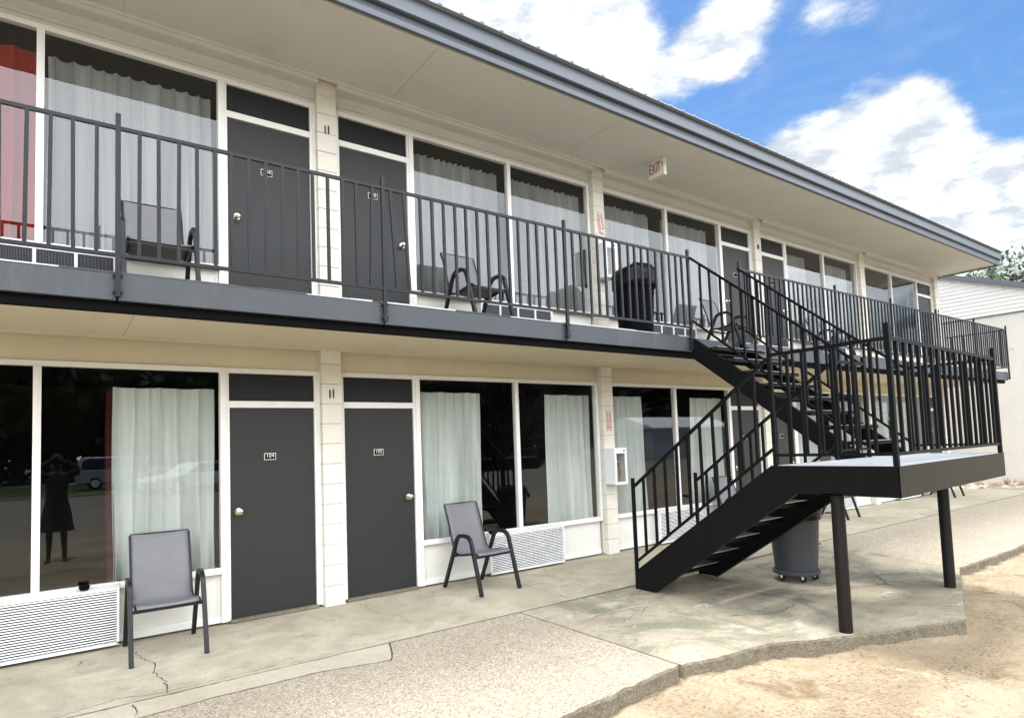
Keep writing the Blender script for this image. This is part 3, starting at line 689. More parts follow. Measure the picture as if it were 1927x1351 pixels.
def ac_up(x0, x1, label):
    t = thing('air_conditioner', label, 'air conditioner', (x0, -.005, ZF+.01), 0, 'through-wall air conditioners')
    w = x1-x0; h = .425
    MB().box(0, w, -.085, -.004, 0.0, h, GRILLE).build('casing', t, bevel=.004)
    g = MB(); g.box(.012, w-.012, -.090, -.0855, .012, h-.012, DARK)
    x = .016
    while x < w-.016: g.box(x, x+.004, -.098, -.090, .012, h-.012, FIN); x += .010
    for xx in (0, w*.25, w*.5, w*.75, w): g.box(xx-.012, xx+.012, -.108, -.085, 0, h, GRILLE)
    for zz_ in (.0, h*.33, h*.66, h-.0): g.box(-.012, w+.012, -.104, -.086, zz_-.010, zz_+.010, GRILLE)
    g.build('grille', t); return t
ac_up(-3.06, -1.93, 'white framed air conditioner with dark fins at the left end of the balcony')
ac_up(1.92, 3.05, 'white framed air conditioner on the balcony behind the chair right of door 205')
ac_up(4.99, 6.12, 'white framed air conditioner on the balcony right of the black rubbish bin')
ac_up(10.0, 11.1, 'white framed balcony air conditioner between the third and fourth pillars')
# ashtrays on the ledge
def ashtray(x, label):
    m = MB(); m.lathe([(.030, 0), (.040, .022), (.042, .030), (.034, .030), (.026, .008)], (0, 0, 0), BLACKPL, 16)
    for k in range(4): a = k*1.57+.4; m.box(math.cos(a)*.036-.006, math.cos(a)*.036+.006, math.sin(a)*.036-.006, math.sin(a)*.036+.006, .026, .038, BLACKPL)
    o = m.build('ashtray', smooth=True, loc=(x, -.098, .494)); o.rotation_euler = (0, 0, .4); tag(o, label, 'ashtray', 'ashtrays on the ledges')
ashtray(-2.14, 'black ashtray on the air conditioner ledge at the left edge')
ashtray(1.965, 'black ashtray on the ledge behind the chair right of door 105')

# ------------------------------------------------------------------ column details
def ext_sign(z, label, twist=0):
    t = thing('extinguisher_sign', label, 'sign', (P-.0, -.1035, z), 0, 'extinguisher arrow signs')
    w, h = .05, .155
    b = MB(); n = 8; vs = []; fs = []
    for j in range(n+1):
        u = j/n; zc = -h+2*h*u; a = twist*(1-u)**1.5
        for sx in (-1, 1):
            for k, yy in enumerate((0, -.003)): vs.append((sx*w+a*.06, yy-a*(.05+.03*sx), zc+a*.0))
    for j in range(n):
        o = j*4; fs += [(o, o+2, o+6, o+4), (o+1, o+5, o+7, o+3), (o, o+4, o+5, o+1), (o+2, o+3, o+7, o+6)]
    fs += [(0, 1, 3, 2), (n*4, n*4+2, n*4+3, n*4+1)]
    b.add(vs, fs, SIGNW); b.build('sign_board', t)
    r = MB()
    def pt(x, zc, d=-.0045):
        u = (zc+h)/(2*h); a = twist*(1-u)**1.5; return (x+a*.06, d-a*(.05+.03*x/w), zc)
    def quad(x0, x1, z0, z1, k=6):
        for i in range(k):
            za, zb = z0+(z1-z0)*i/k, z0+(z1-z0)*(i+1)/k; r.add([pt(x0, za), pt(x1, za), pt(x1, zb), pt(x0, zb)], [(0, 1, 2, 3)], RED)
    quad(-.044, -.034, -.145, .145); quad(.034, .044, -.145, .145); quad(-.042, .042, .139, .145, 1); quad(-.042, .042, -.145, -.139, 1)
    quad(-.023, -.011, -.085, .11); quad(.011, .023, -.085, .11); quad(-.022, .022, .10, .11, 1)
    r.add([pt(-.034, -.085), pt(-.014, -.085), pt(0, -.125), pt(.0, -.105)], [(0, 2, 3, 1)], RED); r.add([pt(.034, -.085), pt(.014, -.085), pt(0, -.125), pt(.0, -.105)], [(0, 1, 3, 2)], RED)
    r.build('arrow_marking', t)
ext_sign(1.86, 'red and white arrow sign on the ground floor pillar above the cabinet')
ext_sign(ZF+1.84, 'curling red and white arrow sign on the upper floor pillar', .55)
def cabinet(z, label):
    t = thing('extinguisher_cabinet', label, 'cabinet', (P-.125, -.30, z), 0, 'extinguisher cabinets on the second pillar')
    w, d, h = .235, .195, .50
    m = MB(); m.box(0, .008, 0, d, 0, h, STEEL); m.box(w-.008, w, 0, d, 0, h, STEEL); m.box(.008, w-.008, 0, d, 0, .008, STEEL); m.box(.008, w-.008, 0, d, h-.008, h, STEEL); m.box(.008, w-.008, d-.01, d, .008, h-.008, SIGNW)
    m.build('box', t, bevel=.003)
    m = MB(); m.box(-.004, .035, -.014, 0, -.004, h+.004, STEEL); m.box(w-.035, w+.004, -.014, 0, -.004, h+.004, STEEL); m.box(.035, w-.035, -.014, 0, -.004, .03, STEEL); m.box(.035, w-.035, -.014, 0, h-.075, h+.004, STEEL)
    d_ = m.build('door', t, bevel=.002)
    MB().lathe([(.010, 0), (.010, -.012)], (w-.055, -.014, h-.035), BLACKPL, 12, 'Y').build('lock', d_)
    q = MB(); q.add([(.035, -.007, .03), (w-.035, -.007, .03), (w-.035, -.007, h-.075), (.035, -.007, h-.075)], [(0, 1, 2, 3)], CABG); q.build('pane', d_)
    e = thing('fire_extinguisher', label.replace('white glass-fronted cabinet', 'tan and red extinguisher inside the cabinet'), 'extinguisher', (P-.125+.105, -.205, z+.008), 0, 'fire extinguishers in the cabinets')
    MB().lathe([(.048, 0), (.055, .01), (.055, .22), (.045, .25), (.02, .27), (.02, .29)], (0, 0, 0), RUST if False else paint('extinguisher_body', (.42, .24, .13), .35, .15, 9, 0) if 'extinguisher_body' not in MATS else MATS['extinguisher_body'], 20).build('cylinder', e, smooth=True)
    n = MB(); n.box(-.05, .045, -.012, .012, .29, .31, STEEL); n.box(-.055, .02, -.008, .008, .33, .342, STEEL); n.sweep([(.04, 0, .30), (.065, -.01, .27), (.062, -.02, .16), (.05, -.03, .10)], .014, .014, BLACKPL, n=8, ref=(0, 1, 0)); n.build('valve_handle', e)
cabinet(.965, 'white glass-fronted cabinet on the ground floor pillar')
cabinet(ZF+.98, 'white glass-fronted cabinet on the balcony pillar beside the bin')
def bracket(x, z, label):
    m = MB(); m.box(x-.027, x-.014, -.104, -.0995, z-.048, z+.045, RUST); m.box(x+.010, x+.024, -.104, -.0995, z-.044, z+.052, RUST); m.box(x-.026, x-.019, -.115, -.104, z-.04, z+.03, DARK); m.box(x+.014, x+.020, -.113, -.104, z-.036, z+.036, DARK)
    m.box(x-.034, x-.028, -.1025, -.0995, z-.06, z+.05, SIGNW)
    tag(m.build('light_bracket', bevel=.001), label, 'bracket', 'old lamp brackets on the pillars')
bracket(.0, 2.17, 'rusty lamp bracket on the ground floor pillar between doors 104 and 105')
bracket(.0, ZF+2.12, 'rusty lamp bracket on the upper pillar between doors 204 and 205')
bracket(2*P, ZF+2.12, 'rusty lamp bracket on the third upper floor pillar')
bracket(4*P, ZF+1.7, 'rusty lamp bracket on the far end upper floor pillar')

# exit sign: hangs from the soffit, face towards -X
t = thing('exit_sign', 'white EXIT sign with right-pointing arrow hanging below the soffit', 'sign', (4.60, -.60, 5.575))
b = MB(); b.box(-.03, .03, -.285, 0, -.27, -.02, SIGNW); b.build('sign_box', t, bevel=.004)
b = MB(); b.box(-.045, .045, -.22, -.06, -.02, -.012, SIGNW); b.build('canopy', t)
vt, ft = text_mesh('EXIT', .19, REDLET, .0015)
b = MB(); b.add([(-.0315-p_.z, -.122-p_.x*.54, -.142+p_.y*1.12) for p_ in vt], ft, REDLET)
vt, ft = text_mesh('>', .13, REDLET, .0015); b.add([(-.0315-p_.z, -.262-p_.x*.5, -.118+p_.y) for p_ in vt], ft, REDLET)
b.build('lettering', t)

# ------------------------------------------------------------------ balcony railing
BW = .0245
def unit_bar(name, h, w=BW, mat=RAILM):
    m = MB(); m.box(-w/2, w/2, -w/2, w/2, 0, h, mat)
    me = m.build(name); dme = me.data; bpy.data.objects.remove(me); return dme
def put(me, name, parent, loc, rot=(0, 0, 0)):
    o = bpy.data.objects.new(name, me); col.objects.link(o); o.parent = parent; o.location = loc; o.rotation_euler = rot; return o
RZT, RZB = 3.955, 3.020; YRAIL = -1.326
bal = unit_bar('baluster', RZT-RZB-.012)
def rail_post(parent, x, y, h=1.34, bolts=True):
    m = MB(); m.box(-.0165, .0165, -.0165, .0165, 0, h, RAILM)
    if bolts:
        for zz_ in (.035, .155): m.box(-.030, .030, .004, .018, zz_-.012, zz_+.012, RAILM); m.lathe([(.009, -.022), (.009, -.012)], (-.023, 0, zz_), RAILM, 8, 'Y'); m.lathe([(.009, -.022), (.009, -.012)], (.023, 0, zz_), RAILM, 8, 'Y')
    return m.build('post', parent, bevel=.002, loc=(x, y, 2.720))
def balcony_rail(label, posts, y=YRAIL, bent=()):
    t = thing('balcony_railing', label, 'railing', (posts[0], y, ZF))
    kids = []
    x0, x1 = posts[0], posts[-1]
    a = MB(); a.sweep([(x0, y, RZT-.0), (x1, y, RZT)], .026, .026, RAILM, ref=(0, 1, 0)); kids.append(a.build('top_rail'))
    a = MB(); a.sweep([(x0, y, RZB), (x1, y, RZB)], .026, .026, RAILM, ref=(0, 1, 0)); kids.append(a.build('bottom_rail'))
    for x in posts: kids.append(rail_post(None, x, y-.002))
    c = 0
    for a_, b_ in zip(posts[:-1], posts[1:]):
        n = max(1, round((b_-a_)/.1285)-1)
        for i in range(n):
            x = a_+(b_-a_)*(i+1)/(n+1)+random.uniform(-.004, .004)
            r = random.uniform(-.008, .008)
            if (a_, i) in bent: r = bent[(a_, i)]
            kids.append(put(bal, 'baluster', None, (x, y, RZB+.006), (0, r, 0)))
    for k in kids: k.parent = t; k.matrix_parent_inverse = t.matrix_basis.inverted()
    return t
balcony_rail('dark metal balcony railing running from the left edge to the stair opening', [-4.10, -1.99, .062, 2.25, 4.405], bent={(.062, 0): -.06, (.062, 1): -.045, (-1.99, 14): .03, (4.405, 0): 0})
rt = balcony_rail('dark metal balcony railing from the stair opening to the far corner', [5.56, 8.29, 10.38, 12.47, 14.58, 16.69])
bpy.context.view_layer.update()
def link_to(o, t): o.parent = t; o.matrix_parent_inverse = t.matrix_world.inverted()
for nm, zc in (('return_rail', RZT), ('return_rail', RZB)):
    a = MB(); a.sweep([(16.69, YRAIL, zc), (16.69, -.02, zc)], .026, .026, RAILM); link_to(a.build(nm), rt)
for i in range(9): link_to(put(bal, 'baluster', None, (16.69, YRAIL+.13*(i+1), RZB+.006)), rt)

# ------------------------------------------------------------------ staircase
S = thing('steel_staircase', 'black steel staircase with mid landing climbing from the pad to the balcony', 'staircase', (2.7, -1.74, FLOOR))
def sp(mb, name, **k):
    o = mb.build(name, **k); link_to(o, S); return o
bpy.context.view_layer.update()
LZ, LB = 1.305, 1.070
XA, XB, XC, XD = 2.70, 3.79, 4.42, 5.50
def stringer(x, s, poly):
    m = MB(); m.prism(poly, 'X', x, x+s*.010, STAIRM)
    c = Vector((sum(p[0] for p in poly)/len(poly), sum(p[1] for p in poly)/len(poly)))
    # flanges along the two sloping edges
    for a, b_ in ((poly[0], poly[1]), (poly[-3], poly[-2]) if len(poly) > 4 else (poly[2], poly[3])):
        a = Vector(a); b_ = Vector(b_); d = (b_-a).normalized(); nrm_ = Vector((-d.y, d.x)); 
        if (c-a).dot(nrm_) < 0: nrm_ = -nrm_
        q = [a, b_, b_+nrm_*.012, a+nrm_*.012]; m.prism([tuple(v) for v in q], 'X', x+s*.010, x+s*.055, STAIRM)
    return sp(m, 'stringer', bevel=.002)
low = [(-1.74, .165), (-3.40, LZ-.001), (-3.70, LB+.002), (-2.02, FLOOR), (-1.74, FLOOR)]
def poly_fix(p): return p
for x, s in ((XA, 1), (XB, -1)):
    stringer(x, s, [(-1.74, .165), (-3.399, 1.304), (-3.399, 1.068), (-3.612, 1.068), (-2.0, FLOOR+.002), (-1.74, FLOOR+.002)])
for x, s in ((XC, 1), (XD, -1)):
    stringer(x, s, [(-1.306, 2.905), (-3.399, 1.304), (-3.399, 1.072), (-1.306, 2.62)])
def tread(y, z, x0, x1):
    m = MB(); m.box(x0+.012, x1-.012, y-.117, y+.125, z-.004, z, TREADM); m.box(x0+.012, x1-.012, y-.135, y-.117, z-.004, z+.001, PLATE); m.box(x0+.012, x1-.012, y+.117, y+.125, z-.045, z-.004, STAIRM); m.box(x0+.012, x1-.012, y-.125, y-.117, z-.045, z-.004, STAIRM); m.box(x0+.012, x1-.012, y-.117, y+.117, z-.010, z-.0045, STAIRM)
    sp(m, 'tread')
for i in range(6):
    z = FLOOR+(LZ-FLOOR)*(i+1)/7; y = -1.86-(z-.17)/.6861-.02; tread(y, z-.02, XA, XB)
for i in range(8):
    z = ZF-(ZF-LZ)*(i+1)/9; y = -1.306-(2.905-z)/.765-.03; tread(y, z-.01, XC, XD)
FL, FR = (XA, -4.43), (5.52, -4.265)
m = MB()
m.prism([(XA, -3.40), (XA, -4.43), (XA+.012, -4.43), (XA+.012, -3.40)], 'Z', LB, LZ, STAIRM)
m.prism([(XA, -4.431), (5.52, -4.266), (5.52, -4.254), (XA, -4.419)], 'Z', LB, LZ, STAIRF)
m.prism([(5.508, -4.25), (5.52, -4.25), (5.52, -3.40), (5.508, -3.40)], 'Z', LB, LZ, STAIRM)
m.prism([(XA+.012, -3.412), (5.508, -3.412), (5.508, -3.40), (XA+.012, -3.40)], 'Z', LB, LZ-.001, STAIRM)
for xx in (3.4, 4.1, 4.8): m.box(xx, xx+.04, -4.3, -3.415, LB+.08, LZ-.012, STAIRM)
lf = sp(m, 'landing_frame', bevel=.002)
m = MB(); m.prism([(XA+.013, -3.414), (XA+.013, -4.415), (5.506, -4.25), (5.506, -3.414)], 'Z', LZ-.010, LZ-.002, PLATE)
y = -3.44
while y > -4.24:                 # raised ribs of the landing plate
    x = XA+.04
    while x < 5.46: m.box(x, x+.030, y-.003, y+.003, LZ-.002, LZ+.0015, PLATE); x += .05
    y -= .03
sp(m, 'landing_plate')
for (bx, by) in ((2.79, -3.91), (4.955, -3.89)):
    m = MB(); m.lathe([(.051, FLOOR-.002), (.051, LB-.0)], (bx, by, 0), POSTM, 24); m.box(bx-.09, bx+.09, by-.09, by+.09, LB-.0, LB+.012, STAIRM); sp(m, 'support_post', smooth=True)
def sbar(h): return unit_bar('baluster', h, .023, STAIRM)
def slope_rail(x, y0, zt0, zb0, y1, zt1, zb1, n, posts):
    a = MB(); a.sweep([(x, y0, zt0), (x, y1, zt1)], .028, .028, STAIRM); sp(a, 'handrail')
    a = MB(); a.sweep([(x, y0, zb0), (x, y1, zb1)], .024, .024, STAIRM); sp(a, 'bottom_rail')
    me = sbar((zt0-zb0)-.01)
    for i in range(n):
        t_ = (i+1)/(n+1); y = y0+(y1-y0)*t_; zb = zb0+(zb1-zb0)*t_
        link_to(put(me, 'baluster', None, (x, y, zb+.004), (random.uniform(-.006, .006), random.uniform(-.006, .006), 0)), S)
    for (y, z0, z1) in posts:
        a = MB(); a.box(x-.016, x+.016, y-.016, y+.016, z0, z1, STAIRM); sp(a, 'post', bevel=.002)
slope_rail(XA+.012, -1.755, 1.06, .265, -3.42, 2.24, 1.445, 10, [(-1.755, FLOOR, 1.16), (-3.44, LZ, 2.34)])
slope_rail(XB-.012, -1.755, 1.06, .265, -3.42, 2.24, 1.445, 10, [(-1.755, FLOOR, 1.16), (-3.44, LZ, 2.34)])
slope_rail(XC+.012, -1.335, 3.955, 3.11, -3.42, 2.27, 1.43, 13, [(-3.44, LZ, 2.34)])
slope_rail(XD-.0, -1.335, 3.955, 3.11, -3.42, 2.27, 1.43, 13, [(-3.44, LZ, 2.34)])
def flat_rail(p, q, n, post):
    p = Vector(p); q = Vector(q)
    a = MB(); a.sweep([(p.x, p.y, 2.268), (q.x, q.y, 2.268)], .028, .028, STAIRM, ref=(0, 0, 1)); sp(a, 'handrail')
    a = MB(); a.sweep([(p.x, p.y, 1.395), (q.x, q.y, 1.395)], .024, .024, STAIRM, ref=(0, 0, 1)); sp(a, 'bottom_rail')
    me = sbar(2.262-1.40)
    for i in range(n):
        r = p.lerp(q, (i+1)/(n+1)); link_to(put(me, 'baluster', None, (r.x, r.y, 1.402), (0, 0, random.uniform(-.05, .05))), S)
    if post: a = MB(); a.box(q.x-.018, q.x+.018, q.y-.018, q.y+.018, LZ, 2.385, STAIRM); sp(a, 'post', bevel=.002)
flat_rail((XA+.016, -3.46), (XA+.02, -4.405), 6, True)
flat_rail((XA+.02, -4.405), (5.49, -4.245), 17, True)
flat_rail((5.49, -4.245), (5.49, -3.46), 5, False)
flat_rail((XB+.01, -3.44), (XC-.01, -3.44), 3, False)

# ------------------------------------------------------------------ chairs
def make_chair(label):
    t = thing('patio_chair', label, 'chair', (0, 0, 0), 0, 'grey sling patio chairs')
    W2 = .262
    def arc(pts, n=5):                       # Catmull-Rom smoothing of a yz path
        out = []; P_ = [Vector((0, a, b)) for a, b in pts]; P_ = [P_[0]]+P_+[P_[-1]]
        for i in range(1, len(P_)-2):
            for k in range(n):
                u = k/n; p0, p1, p2, p3 = P_[i-1:i+3]
                out.append(.5*((2*p1)+(-p0+p2)*u+(2*p0-5*p1+4*p2-p3)*u*u+(-p0+3*p1-3*p2+p3)*u*u*u))
        out.append(P_[-2]); return out
    side = arc([(-.37, 0), (-.30, .24), (-.225, .49), (-.20, .56), (-.14, .605), (-.06, .61), (.01, .60), (.065, .55), (.12, .43), (.33, 0)])
    for s in (-1, 1):
        m = MB(); m.sweep([(s*W2, p.y, p.z) for p in side], .034, .040, CHAIRM); m.build('arm_and_legs', t, bevel=.003, smooth=True)
    sl = arc([(-.285, .405), (-.24, .430), (-.10, .412), (.04, .390), (.12, .398), (.165, .445), (.21, .56), (.255, .70), (.30, .82), (.345, .925)], 6)
    for s in (-1, 1):
        m = MB(); m.sweep([(s*.228, p.y, p.z-.006) for p in sl], .020, .026, CHAIRM, n=8); m.build('seat_rail', t, smooth=True)
    m = MB(); vs = []; fs = []; n = 8
    for i, p in enumerate(sl):
        for k in range(n+1):
            u = k/n*2-1; sag = .020*(1-u*u)*(1 if 3 < i < len(sl)-2 else .3); t_ = (sl[min(i+1, len(sl)-1)]-sl[max(i-1, 0)]).normalized(); nn = Vector((0, -t_.z, t_.y))
            q = Vector((u*.222, p.y, p.z+.006))-nn*sag; vs.append(q)
    for i in range(len(sl)-1):
        for k in range(n): a = i*(n+1)+k; fs.append((a, a+1, a+n+2, a+n+1))
    m.add(vs, fs, SLING); o = m.build('sling_seat', t, smooth=True); md = o.modifiers.new('s', 'SOLIDIFY'); md.thickness = .004
    m = MB(); m.sweep([(-.228, .352, .928), (.228, .352, .928)], .016, .016, CHAIRM, ref=(0, 1, 0), n=8); m.build('top_bar', t, smooth=True)
    m = MB(); m.box(-.255, .255, -.272, -.240, .378, .400, CHAIRM); m.build('crossbar', t, bevel=.002)
    m = MB(); m.box(-.255, .255, .140, .160, .355, .375, CHAIRM); m.build('crossbar', t, bevel=.002)
    return t
ch = make_chair('grey sling patio chair on the ground floor just left of door 104'); ch.location = (-1.595, -.46, FLOOR); ch.rotation_euler = (0, 0, R(-1))
dup(ch, (1.535, -.475, FLOOR), R(4), 'grey sling patio chair on the ground floor just right of door 105')
dup(ch, (6.60, -.42, FLOOR), R(-3), 'grey sling patio chair behind the lower stair rail on the ground floor')
dup(ch, (9.50, -.42, FLOOR), R(5), 'grey sling patio chair whose legs show beneath the landing past the grey bin')
dup(ch, (14.55, -.42, FLOOR), R(0), 'farthest grey sling patio chair on the ground floor')
dup(ch, (-1.66, -.56, ZF-.012), R(0), 'grey sling patio chair on the balcony left of door 204')
dup(ch, (1.50, -.62, ZF-.012), R(3), 'grey sling patio chair on the balcony right of door 205')
dup(ch, (6.35, -.55, ZF-.012), R(6), 'grey sling patio chair on the balcony at the head of the stairs')
dup(ch, (9.7, -.48, ZF-.012), R(0), 'farthest grey sling patio chair on the balcony')

# ------------------------------------------------------------------ rubbish bins
def bag_mesh(r, z0, h, seed, bulge=.1, tilt=0):
    m = MB(); n = 48; rows = 14; vs = []; fs = []
    for j in range(rows+1):
        t_ = j/rows
        for k in range(n):
            a = 2*math.pi*k/n; d = Vector((math.cos(a), math.sin(a), 0))
            prof = [(1.03, -.11), (1.06, -.085), (1.065, -.05), (1.06, -.015), (1.05, .01), (1.04, .03), (1.00, .05), (.92, .07), (.80, .085), (.66, .095), (.5, .10), (.36, .102), (.22, .10), (.1, .10), (.0, .10)][j]
            w = noise.noise(Vector((d.x*3.2, d.y*3.2, prof[1]*14+seed)))*.03+noise.noise(Vector((d.x*9, d.y*9, prof[1]*34+seed)))*.022
            dz = noise.noise(Vector((d.x*2+seed, d.y*2, t_*2)))*.05*min(1, t_*2)+(h+tilt*d.x*.08)*min(1, max(0, prof[1]-.0)*10)
            rr = r*prof[0]*(1+w*2.2); vs.append((d.x*rr, d.y*rr, z0+prof[1]+dz))
    for j in range(rows):
        for k in range(n): fs.append((j*n+k, j*n+(k+1) % n, (j+1)*n+(k+1) % n, (j+1)*n+k))
    m.add(vs, fs, BAG); return m
t = thing('rubbish_bin', 'round grey wheeled rubbish bin lined with a black bag under the stairs', 'bin', (4.27, -2.66, FLOOR), 0, 'rubbish bins')
MB().lathe([(.205, .115), (.218, .12), (.232, .30), (.247, .50), (.262, .735), (.272, .745), (.275, .785), (.262, .79), (.252, .74), (.225, .3), (.2, .13)], (0, 0, 0), GREYPL, 40).build('body', t, smooth=True)
MB().lathe([(.235, .072), (.245, .08), (.245, .105), (.225, .118)], (0, 0, 0), GREYPL, 40).build('dolly', t, smooth=True)
for k in range(5):
    a = 2*math.pi*k/5+.25; w_ = MB(); cx, cy = .185*math.cos(a), .185*math.sin(a)
    w_.lathe([(.012, -.012), (.036, -.012), (.036, .012), (.012, .012)], (cx, cy, .036), RUBBER, 16, 'X'); w_.box(cx-.018, cx+.018, cy-.016, cy+.016, .052, .074, STEEL); w_.box(cx-.020, cx-.014, cy-.012, cy+.012, .03, .07, STEEL); w_.box(cx+.014, cx+.020, cy-.012, cy+.012, .03, .07, STEEL); w_.build('caster', t)
bag_mesh(.268, .775, -.03, 3.3).build('bin_bag', t, smooth=True)
f = MB(); f.sweep([(.26, -.02, .74), (.33, .0, .72), (.37, .02, .66), (.35, .02, .62)], .10, .03, BAG, ref=(0, 1, 0), n=8); f.build('bag_flap', t, smooth=True)
t = thing('rubbish_bin', 'tall black rubbish bin with a bunched black bag on the balcony by the second pillar', 'bin', (4.02, -.72, ZF-.012), 0, 'rubbish bins')
MB().lathe([(.212, .0), (.225, .01), (.240, .3), (.268, .78), (.280, .80), (.280, .83), (.262, .83), (.25, .7), (.2, .05)], (0, 0, 0), BLACKPL, 40).build('body', t, smooth=True)
bag_mesh(.285, .845, .10, 8.1, tilt=.6).build('bin_bag', t, smooth=True)

# ------------------------------------------------------------------ annex building and its surroundings
X2 = 20.0
A = thing('annex_building', 'cream rendered single storey annex with white siding gable and grey roof edge', 'building', (X2, 0, 0))
def ab(mb, name, **k): o = mb.build(name, **k); link_to(o, A); return o
bpy.context.view_layer.update()
m = MB(); m.box(X2, 30, -2.3, 10.5, -.3, 4.86, ANNEX); ab(m, 'wall')
def rz(y): return 5.868+.364*(y)
m = MB(); z = 4.86
while z < 7.3:
    ya = max(-.95, (z+.115-5.868)/.364+.12)
    yb = 2*4.2-ya
    if yb > ya: m.add([(X2-.026, ya, z), (X2-.006, ya, z+.115), (X2-.006, yb, z+.115), (X2-.026, yb, z), (X2+.02, ya, z), (X2+.02, yb, z)], [(0, 1, 2, 3), (0, 3, 5, 4)], SIDING)
    z += .115
m.prism([(-.95, 4.86), (-.95, rz(-.95)), (4.2, rz(4.2)), (9.35, rz(-.95)), (9.35, 4.86)], 'X', X2+.0, X2+.3, SIDING); ab(m, 'gable_siding')
m = MB(); m.box(X2-.034, X2-.0, -1.02, -.95, 4.83, 5.56, WHITE); m.box(X2-.036, X2-.0, -.95, 9.4, 4.825, 4.862, ROOFE); m.box(X2-.05, X2+.0, -1.10, -1.02, 4.6, 5.10, ROOFE); ab(m, 'corner_trim')
m = MB(); m.prism([(-2.9, rz(-2.9)-.02), (-2.9, rz(-2.9)+.12), (4.2, rz(4.2)+.12), (11.3, rz(-2.9)+.12), (11.3, rz(-2.9)-.02), (4.2, rz(4.2)-.02)], 'X', X2-.14, 30, ROOFE); ab(m, 'roof')
m = MB(); m.lathe([(.05, 0), (.05, -.03)], (X2-.001, -.55, 3.85), ANNEX, 12, 'X'); ab(m, 'wall_vent')
random.seed(11)
def rock(x, y, z, s, label=None, sx=1.5):
    bm = bmesh.new(); bmesh.ops.create_icosphere(bm, subdivisions=3, radius=1)
    for v in bm.verts: v.co *= 1+.45*noise.noise(v.co*1.7+Vector((x, y, 0)))+.12*noise.noise(v.co*6); v.co = Vector((v.co.x*s*sx, v.co.y*s, v.co.z*s*.55))
    me = bpy.data.meshes.new('rock'); bm.to_mesh(me); bm.free(); me.materials.append(ROCK); o = bpy.data.objects.new('rock', me); col.objects.link(o); o.location = (x, y, z); o.rotation_euler = (0, 0, x*3)
    return tag(o, label, 'rock', None) if label else o
rock(4.9, -4.62, -.13, .055, 'small flat grey stone on the sand beside the pad corner', 1.8)
def scatter_stuff(name, n, fn, mat, label):
    m = MB()
    for i in range(n): fn(m, mat)
    o = m.build(name); o['kind'] = 'stuff'; o['label'] = label; return o
def chip(m, mat, x, y, z, l, w):
    a = random.uniform(0, 6.28); c, s_ = math.cos(a), math.sin(a); h = random.uniform(.001, .006)
    bx = random.uniform(-.3, .3)*l
    m.add([(x-c*l, y-s_*l, z), (x+s_*w, y-c*w, z+h), (x+c*l-s_*bx, y+s_*l+c*bx, z+h*.5), (x-s_*w, y+c*w, z+h*1.5)], [(0, 1, 2, 3)], mat)
def gz(x, y):
    return GND+.028*noise.fractal(Vector((x*1.1, y*1.1, 3)), 1, 2, 5)+.008*noise.fractal(Vector((x*7, y*7, 1)), .8, 2, 3)+.004
def f1(m, mat):
    while True:
        x = random.uniform(-1.5, 14); y = random.uniform(-8, -3.6)
        if y > -3.75 and x < 3: continue
        if 1.8 < x < 6.3 and y > -4.5: continue
        d = noise.noise(Vector((x*.9, y*.9, 0)))
        if random.random() < .35+d*1.3: break
    chip(m, mat, x, y, gz(x, y), random.uniform(.004, .030), random.uniform(.002, .006))
scatter_stuff('ground_litter', 2600, f1, STRAW, 'dry twigs and bark scraps scattered on the sand')
def f2(m, mat):
    x = random.uniform(1.3, 6); y = random.uniform(-4, -1.8)
    if y < -3.4-max(0, (x-2))*.2: y = -2.6
    chip(m, mat, x, y, FLOOR+.002, random.uniform(.003, .014), random.uniform(.002, .006))
scatter_stuff('pad_litter', 130, f2, STRAW, 'scraps of leaf and dirt on the stair pad')
def f3(m, mat):
    x = random.uniform(17.5, 19.8); y = random.uniform(-1.4, 1.2); s = random.uniform(.02, .09)
    m.box(x-s, x+s, y-s*.7, y+s*.7, -.14, -.11+s*.7, mat, rot=Matrix.Rotation(random.uniform(0, 3), 3, Vector((.3, .4, 1)).normalized()))
def weed(m, mat):
    x = random.uniform(18.6, 19.85); y = random.uniform(-1.2, 1.2); h = random.uniform(.06, .28)
    for k in range(5):
        a = random.uniform(0, 6.28); d = Vector((math.cos(a), math.sin(a), 0)); q = Vector((x, y, -.12)); w = Vector((-d.y, d.x, 0))*.006
        m.add([q-w, q+w, q+d*h*.35+w+Vector((0, 0, h*.6)), q+d*h*.8+Vector((0, 0, h)), q+d*h*.35-w+Vector((0, 0, h*.6))], [(0, 1, 2, 3, 4)], mat)
scatter_stuff('weeds', 60, weed, STRAW, 'dry weeds at the foot of the annex wall')
scatter_stuff('rubble', 120, f3, ROCK, 'broken stone rubble at the foot of the annex wall')
def pebble(m, mat):
    x = random.uniform(-1, 9); y = random.uniform(-7, -3.7)
    if 1.8 < x < 6.3 and y > -4.5: return
    s = random.uniform(.003, .009); z = gz(x, y); m.add([(x-s, y, z), (x, y-s, z), (x+s, y, z), (x, y+s, z), (x, y, z+s), (x, y, z-s)], [(0, 1, 4), (1, 2, 4), (2, 3, 4), (3, 0, 4)], mat)
scatter_stuff('pebbles', 1500, pebble, ROCK, 'small pebbles lying on the sand')

